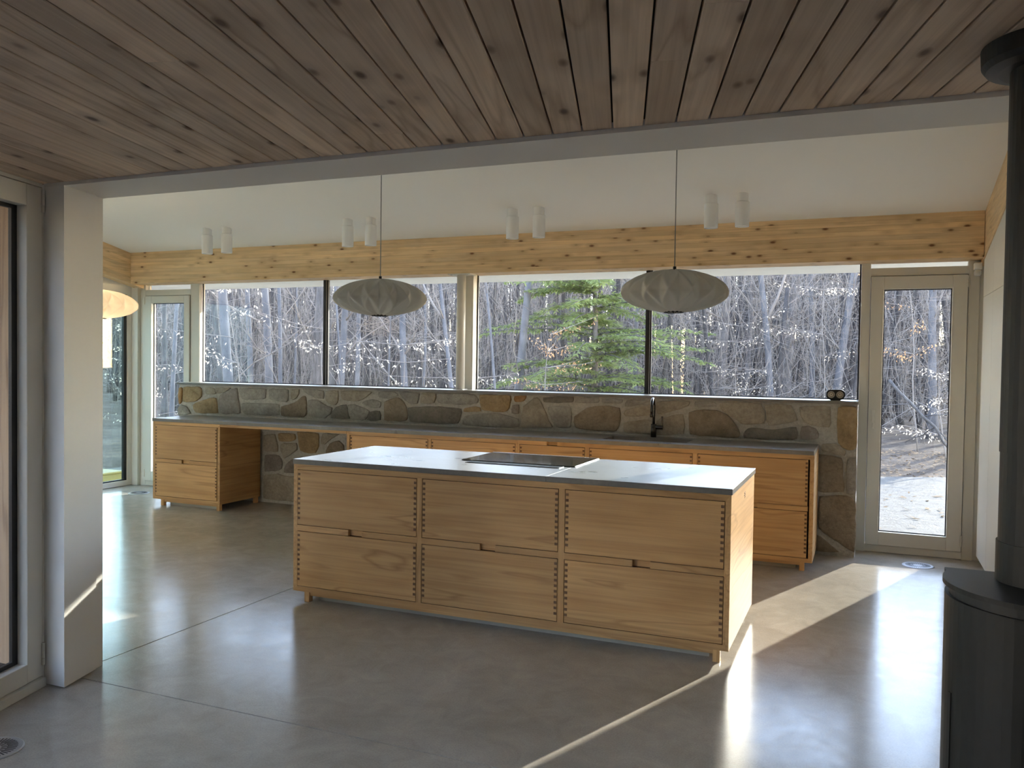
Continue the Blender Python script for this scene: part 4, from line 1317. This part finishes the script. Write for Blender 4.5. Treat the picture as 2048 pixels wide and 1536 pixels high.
obj('foliage', (nv, nf), M['needle'], hm, kind='stuff')

# ------------------------------------------------------------------ saplings with dry pale leaves
def sapling(x, y, h, label, mat, seed, nl=9):
    rg = random.Random(seed)
    z0 = gz(x, y)
    t = thing('beech_sapling', label, 'sapling', (x, y, z0), 'saplings holding dry leaves')
    pts = [Vector((x, y, z0))]
    d = Vector((rg.uniform(-.1, .1), rg.uniform(-.1, .1), 1))
    for i in range(7):
        d = (d + Vector((rg.uniform(-.1, .1), rg.uniform(-.1, .1), 0.1))).normalized()
        pts.append(pts[-1] + d * h / 7)
    pts = [p for p in pts if not corridor(*p)]
    obj('stem', tube(pts, [0.016 * (1 - i / 9) for i in range(len(pts))], 6), M['twig'], t, smooth=True)
    bv, bf, lv, lf = [], [], [], []
    for b in range(nl):
        p = rg.choice(pts[max(1, len(pts) // 3):])
        a = rg.uniform(0, 2 * math.pi)
        path = limb(bv, bf, p, (math.cos(a), math.sin(a), 0.15), rg.uniform(0.7, 1.5), 0.007, 0.003, 4, 6, 0.0, rg, 0.15)
        for q in path[1:]:
            for _ in range(5):
                c = q + Vector((rg.uniform(-.10, .10), rg.uniform(-.10, .10), rg.uniform(-.12, .03)))
                if corridor(*c): continue
                dd = Vector((rg.uniform(-1, 1), rg.uniform(-1, 1), rg.uniform(-1.2, -0.1))).normalized()
                s = dd.cross(Vector((rg.uniform(-1, 1), rg.uniform(-1, 1), rg.uniform(-1, 1)))).normalized()
                k = len(lv); l_, w_ = rg.uniform(.04, .07), rg.uniform(.008, .015)
                lv.extend([tuple(c), tuple(c + dd * l_ * .5 + s * w_), tuple(c + dd * l_), tuple(c + dd * l_ * .5 - s * w_)])
                lf.append((k, k + 1, k + 2, k + 3))
    obj('twigs', (bv, bf), M['twig'], t)
    if lv: obj('leaves', (lv, lf), mat, t, kind='stuff')


for i, (x, y, h, lab, mt) in enumerate((
        (-9.3, 11.0, 2.9, 'sapling with pale leaves in the middle of the far pane', 'leaf'),
        (-8.1, 11.4, 2.3, 'sapling with pale leaves crossing the rough trunk', 'leaf'),
        (-6.9, 11.9, 2.0, 'low sapling with pale leaves under the far pendant', 'leaf'),
        (-5.9, 12.3, 2.0, 'low sapling with pale leaves left of the round post', 'leaf'),
        (-12.6, 12.2, 2.2, 'sapling with pale leaves behind the narrow far door', 'leaf'),
        (-5.6, 15.2, 2.3, 'sapling with yellowed leaves under the hemlock', 'leaf_orange'),
        (-2.6, 19.5, 2.6, 'leafy sapling below the middle of the near pane', 'leaf'),
        (-0.9, 20.0, 3.4, 'pale-leaved sapling beside the leaning beech', 'leaf'),
        (1.0, 19.0, 3.5, 'sapling with orange leaves behind the near glass door', 'leaf_orange'),
        (1.4, 17.5, 1.6, 'low pale-leaved sapling behind the near glass door', 'leaf'))):
    sapling(x, y, h, lab, M[mt], 300 + i, 9)

fb = thing('fallen_branch', 'dark fallen branch lying behind the near glass door', 'branch', (0.9, 15.5, gz(0.9, 15.5)))
bv, bf = [], []
rg = random.Random(77)
p0 = limb(bv, bf, (0.35, 15.5, 1.35), (0.55, 0.1, -0.8), 2.1, 0.028, 0.016, 7, 8, -0.08, rg, 0.35)
for q in p0[2:]:
    limb(bv, bf, q, (rg.uniform(-1, 1), rg.uniform(-.4, .4), rg.uniform(-.2, .9)), rg.uniform(.4, 1.2), 0.012, 0.004, 5, 5, 0.0, rg, 0.3)
obj('limbs', (bv, bf), M['bark_dark'], fb, smooth=True)

# ------------------------------------------------------------------ uncountable undergrowth and distant woods
def twig_field(name, label, n, ymin, ymax, zlo, zhi, r0, r1, l0, l1, mat, seed, upright=0.5, ypow=1.0, n_side=3):
    rg = random.Random(seed)
    vs, fs = [], []
    for _ in range(n):
        y = ymin + (ymax - ymin) * rg.random() ** ypow
        x = y * rg.uniform(-1.12, 0.17)
        g = gz(x, y)
        z = g + (zlo + (zhi - zlo) * rg.random()) * (1.0 if zhi > 5 else 1.0)
        if rg.random() < upright: d = Vector((rg.gauss(0, .18), rg.gauss(0, .18), 1))
        else: d = Vector((rg.gauss(0, 1), rg.gauss(0, .8), rg.gauss(0.25, .5)))
        d.normalize()
        L = rg.uniform(l0, l1)
        r = rg.uniform(r0, r1)
        p = Vector((x, y, z))
        pts = [p]
        ok = not corridor(*p)
        for i in range(2):
            d = (d + Vector((rg.gauss(0, .2), rg.gauss(0, .2), rg.gauss(0.03, .15)))).normalized()
            q = pts[-1] + d * L / 2
            if corridor(*q): ok = False
            pts.append(q)
        if not ok: continue
        tube(pts, [r, r * .75, r * .35], n_side, vs, fs)
    o = struct(name, (vs, fs), mat, label, 'undergrowth')
    o['kind'] = 'stuff'
    return o


twig_field('undergrowth', 'dense tangle of bare pale twigs and brush outside', 25000, 18.5, 40, 0.0, 5.2, 0.0025, 0.0065, 0.5, 2.2, M['twig'], 11, 0.6, 0.9)
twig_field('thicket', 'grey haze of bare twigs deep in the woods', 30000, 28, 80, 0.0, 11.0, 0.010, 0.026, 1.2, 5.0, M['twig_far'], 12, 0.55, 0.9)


def trunk_field(n, ymin, ymax, seed):
    rg = random.Random(seed)
    vs, fs = [], []
    for _ in range(n):
        y = ymin + (ymax - ymin) * rg.random() ** 0.85
        x = y * rg.uniform(-1.12, 0.17)
        g = gz(x, y) - 0.1
        r = rg.uniform(0.03, 0.13) * (0.6 + y / 70)
        ln = rg.gauss(0, 0.04)
        pts, rad = [], []
        for i in range(13):
            z = g + 15 * i / 12
            q = (x + ln * z + 0.1 * math.sin(z * .5 + x), y, z)
            if corridor(*q): break
            pts.append(q); rad.append(r * (1 - 0.05 * i))
        if len(pts) > 1: tube(pts, rad, 6, vs, fs)
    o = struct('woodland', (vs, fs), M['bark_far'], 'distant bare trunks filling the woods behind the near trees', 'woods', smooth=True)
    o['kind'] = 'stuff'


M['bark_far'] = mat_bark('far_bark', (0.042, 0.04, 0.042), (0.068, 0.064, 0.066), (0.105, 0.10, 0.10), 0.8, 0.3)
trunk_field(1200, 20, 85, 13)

# unseen woods added to the side and rear to dim the low sky
rg = random.Random(61)
vs, fs = [], []
for _ in range(750):
    a_, d_ = rg.uniform(math.radians(158), math.radians(320)), rg.uniform(15, 46)
    x, y = d_ * math.cos(a_) * 1.0, d_ * math.sin(a_)
    if y > 9 or (x > -14 and y > -13): continue
    if a_ < math.radians(225) and rg.random() < 0.75: continue  # thinned in this sector to let more sky light into the living room
    g_ = gz(x, y) - 0.1
    r = rg.uniform(0.05, 0.2); ln = rg.gauss(0, 0.04)
    tube([(x + ln * z, y, g_ + z) for z in (0, 2, 5, 8, 11)], [r, r * .9, r * .75, r * .55, r * .3], 6, vs, fs)
    for _b in range(14):
        z = rg.uniform(0.5, 10.5); a = rg.uniform(0, 6.28); l_ = rg.uniform(1, 3.5)
        tube([(x + ln * z, y, g_ + z), (x + ln * z + l_ * math.cos(a), y + l_ * math.sin(a), g_ + z + l_ * rg.uniform(0, .8))], [r * .3, r * .08], 3, vs, fs)
o = struct('woods', (vs, fs), M['bark_far'], 'unseen bare woods added to dim the low sky outside the living room', 'woods', smooth=True); o['kind'] = 'stuff'

# fallen leaves on the yard
rg = random.Random(31)
lv, lf = [], []
for _ in range(3800):
    x, y = rg.uniform(-3, 4.0), 9.0 + 10 * rg.random() ** 0.6
    zg = max(gz(x, y), -0.125 if y < 12.5 else -1) + 0.006
    if y < 14 and rg.random() < 0.6: continue
    a = rg.uniform(0, 6.28); l_ = rg.uniform(.03, .06)
    c = Vector((x, y, zg + rg.uniform(0, .015)))
    d = Vector((math.cos(a), math.sin(a), rg.uniform(-.2, .4))) * l_; s = Vector((-math.sin(a), math.cos(a), rg.uniform(-.2, .4))) * l_ * .4
    k = len(lv)
    lv.extend([tuple(c - d), tuple(c + s), tuple(c + d), tuple(c - s)]); lf.append((k, k + 1, k + 2, k + 3))
o = struct('fallen_leaves', (lv, lf), M['leaf_brown'], 'scattered brown fallen leaves on the yard', 'leaves'); o['kind'] = 'stuff'

# outside the tinted door: a pale wrapped wall and a yellow bin
struct('wall_outbuilding', box(-11.4, -11.2, 0.8, 9.4, -0.2, 4.6), mat_plain('pale_house_wrap', (0.72, 0.76, 0.73), 0.6, var=0.08, scale=1.2), 'pale greenish outbuilding wall behind the tinted glass door', 'wall')  # extended sideways and upward to keep bright sky out of glass reflections
yb = thing('yellow_crate', 'yellow crate on the ground behind the tinted glass door', 'crate', (-9.35, 8.15, -0.17))
M['yellow'] = mat_plain('yellow_plastic', (0.28, 0.20, 0.05), 0.5)
obj('body', box(-9.55, -9.1, 7.9, 8.34, -0.17, 0.02, 0.01), M['yellow'], yb)
obj('rim', box(-9.57, -9.08, 7.88, 8.36, 0.02, 0.05, 0.008), M['yellow'], yb)
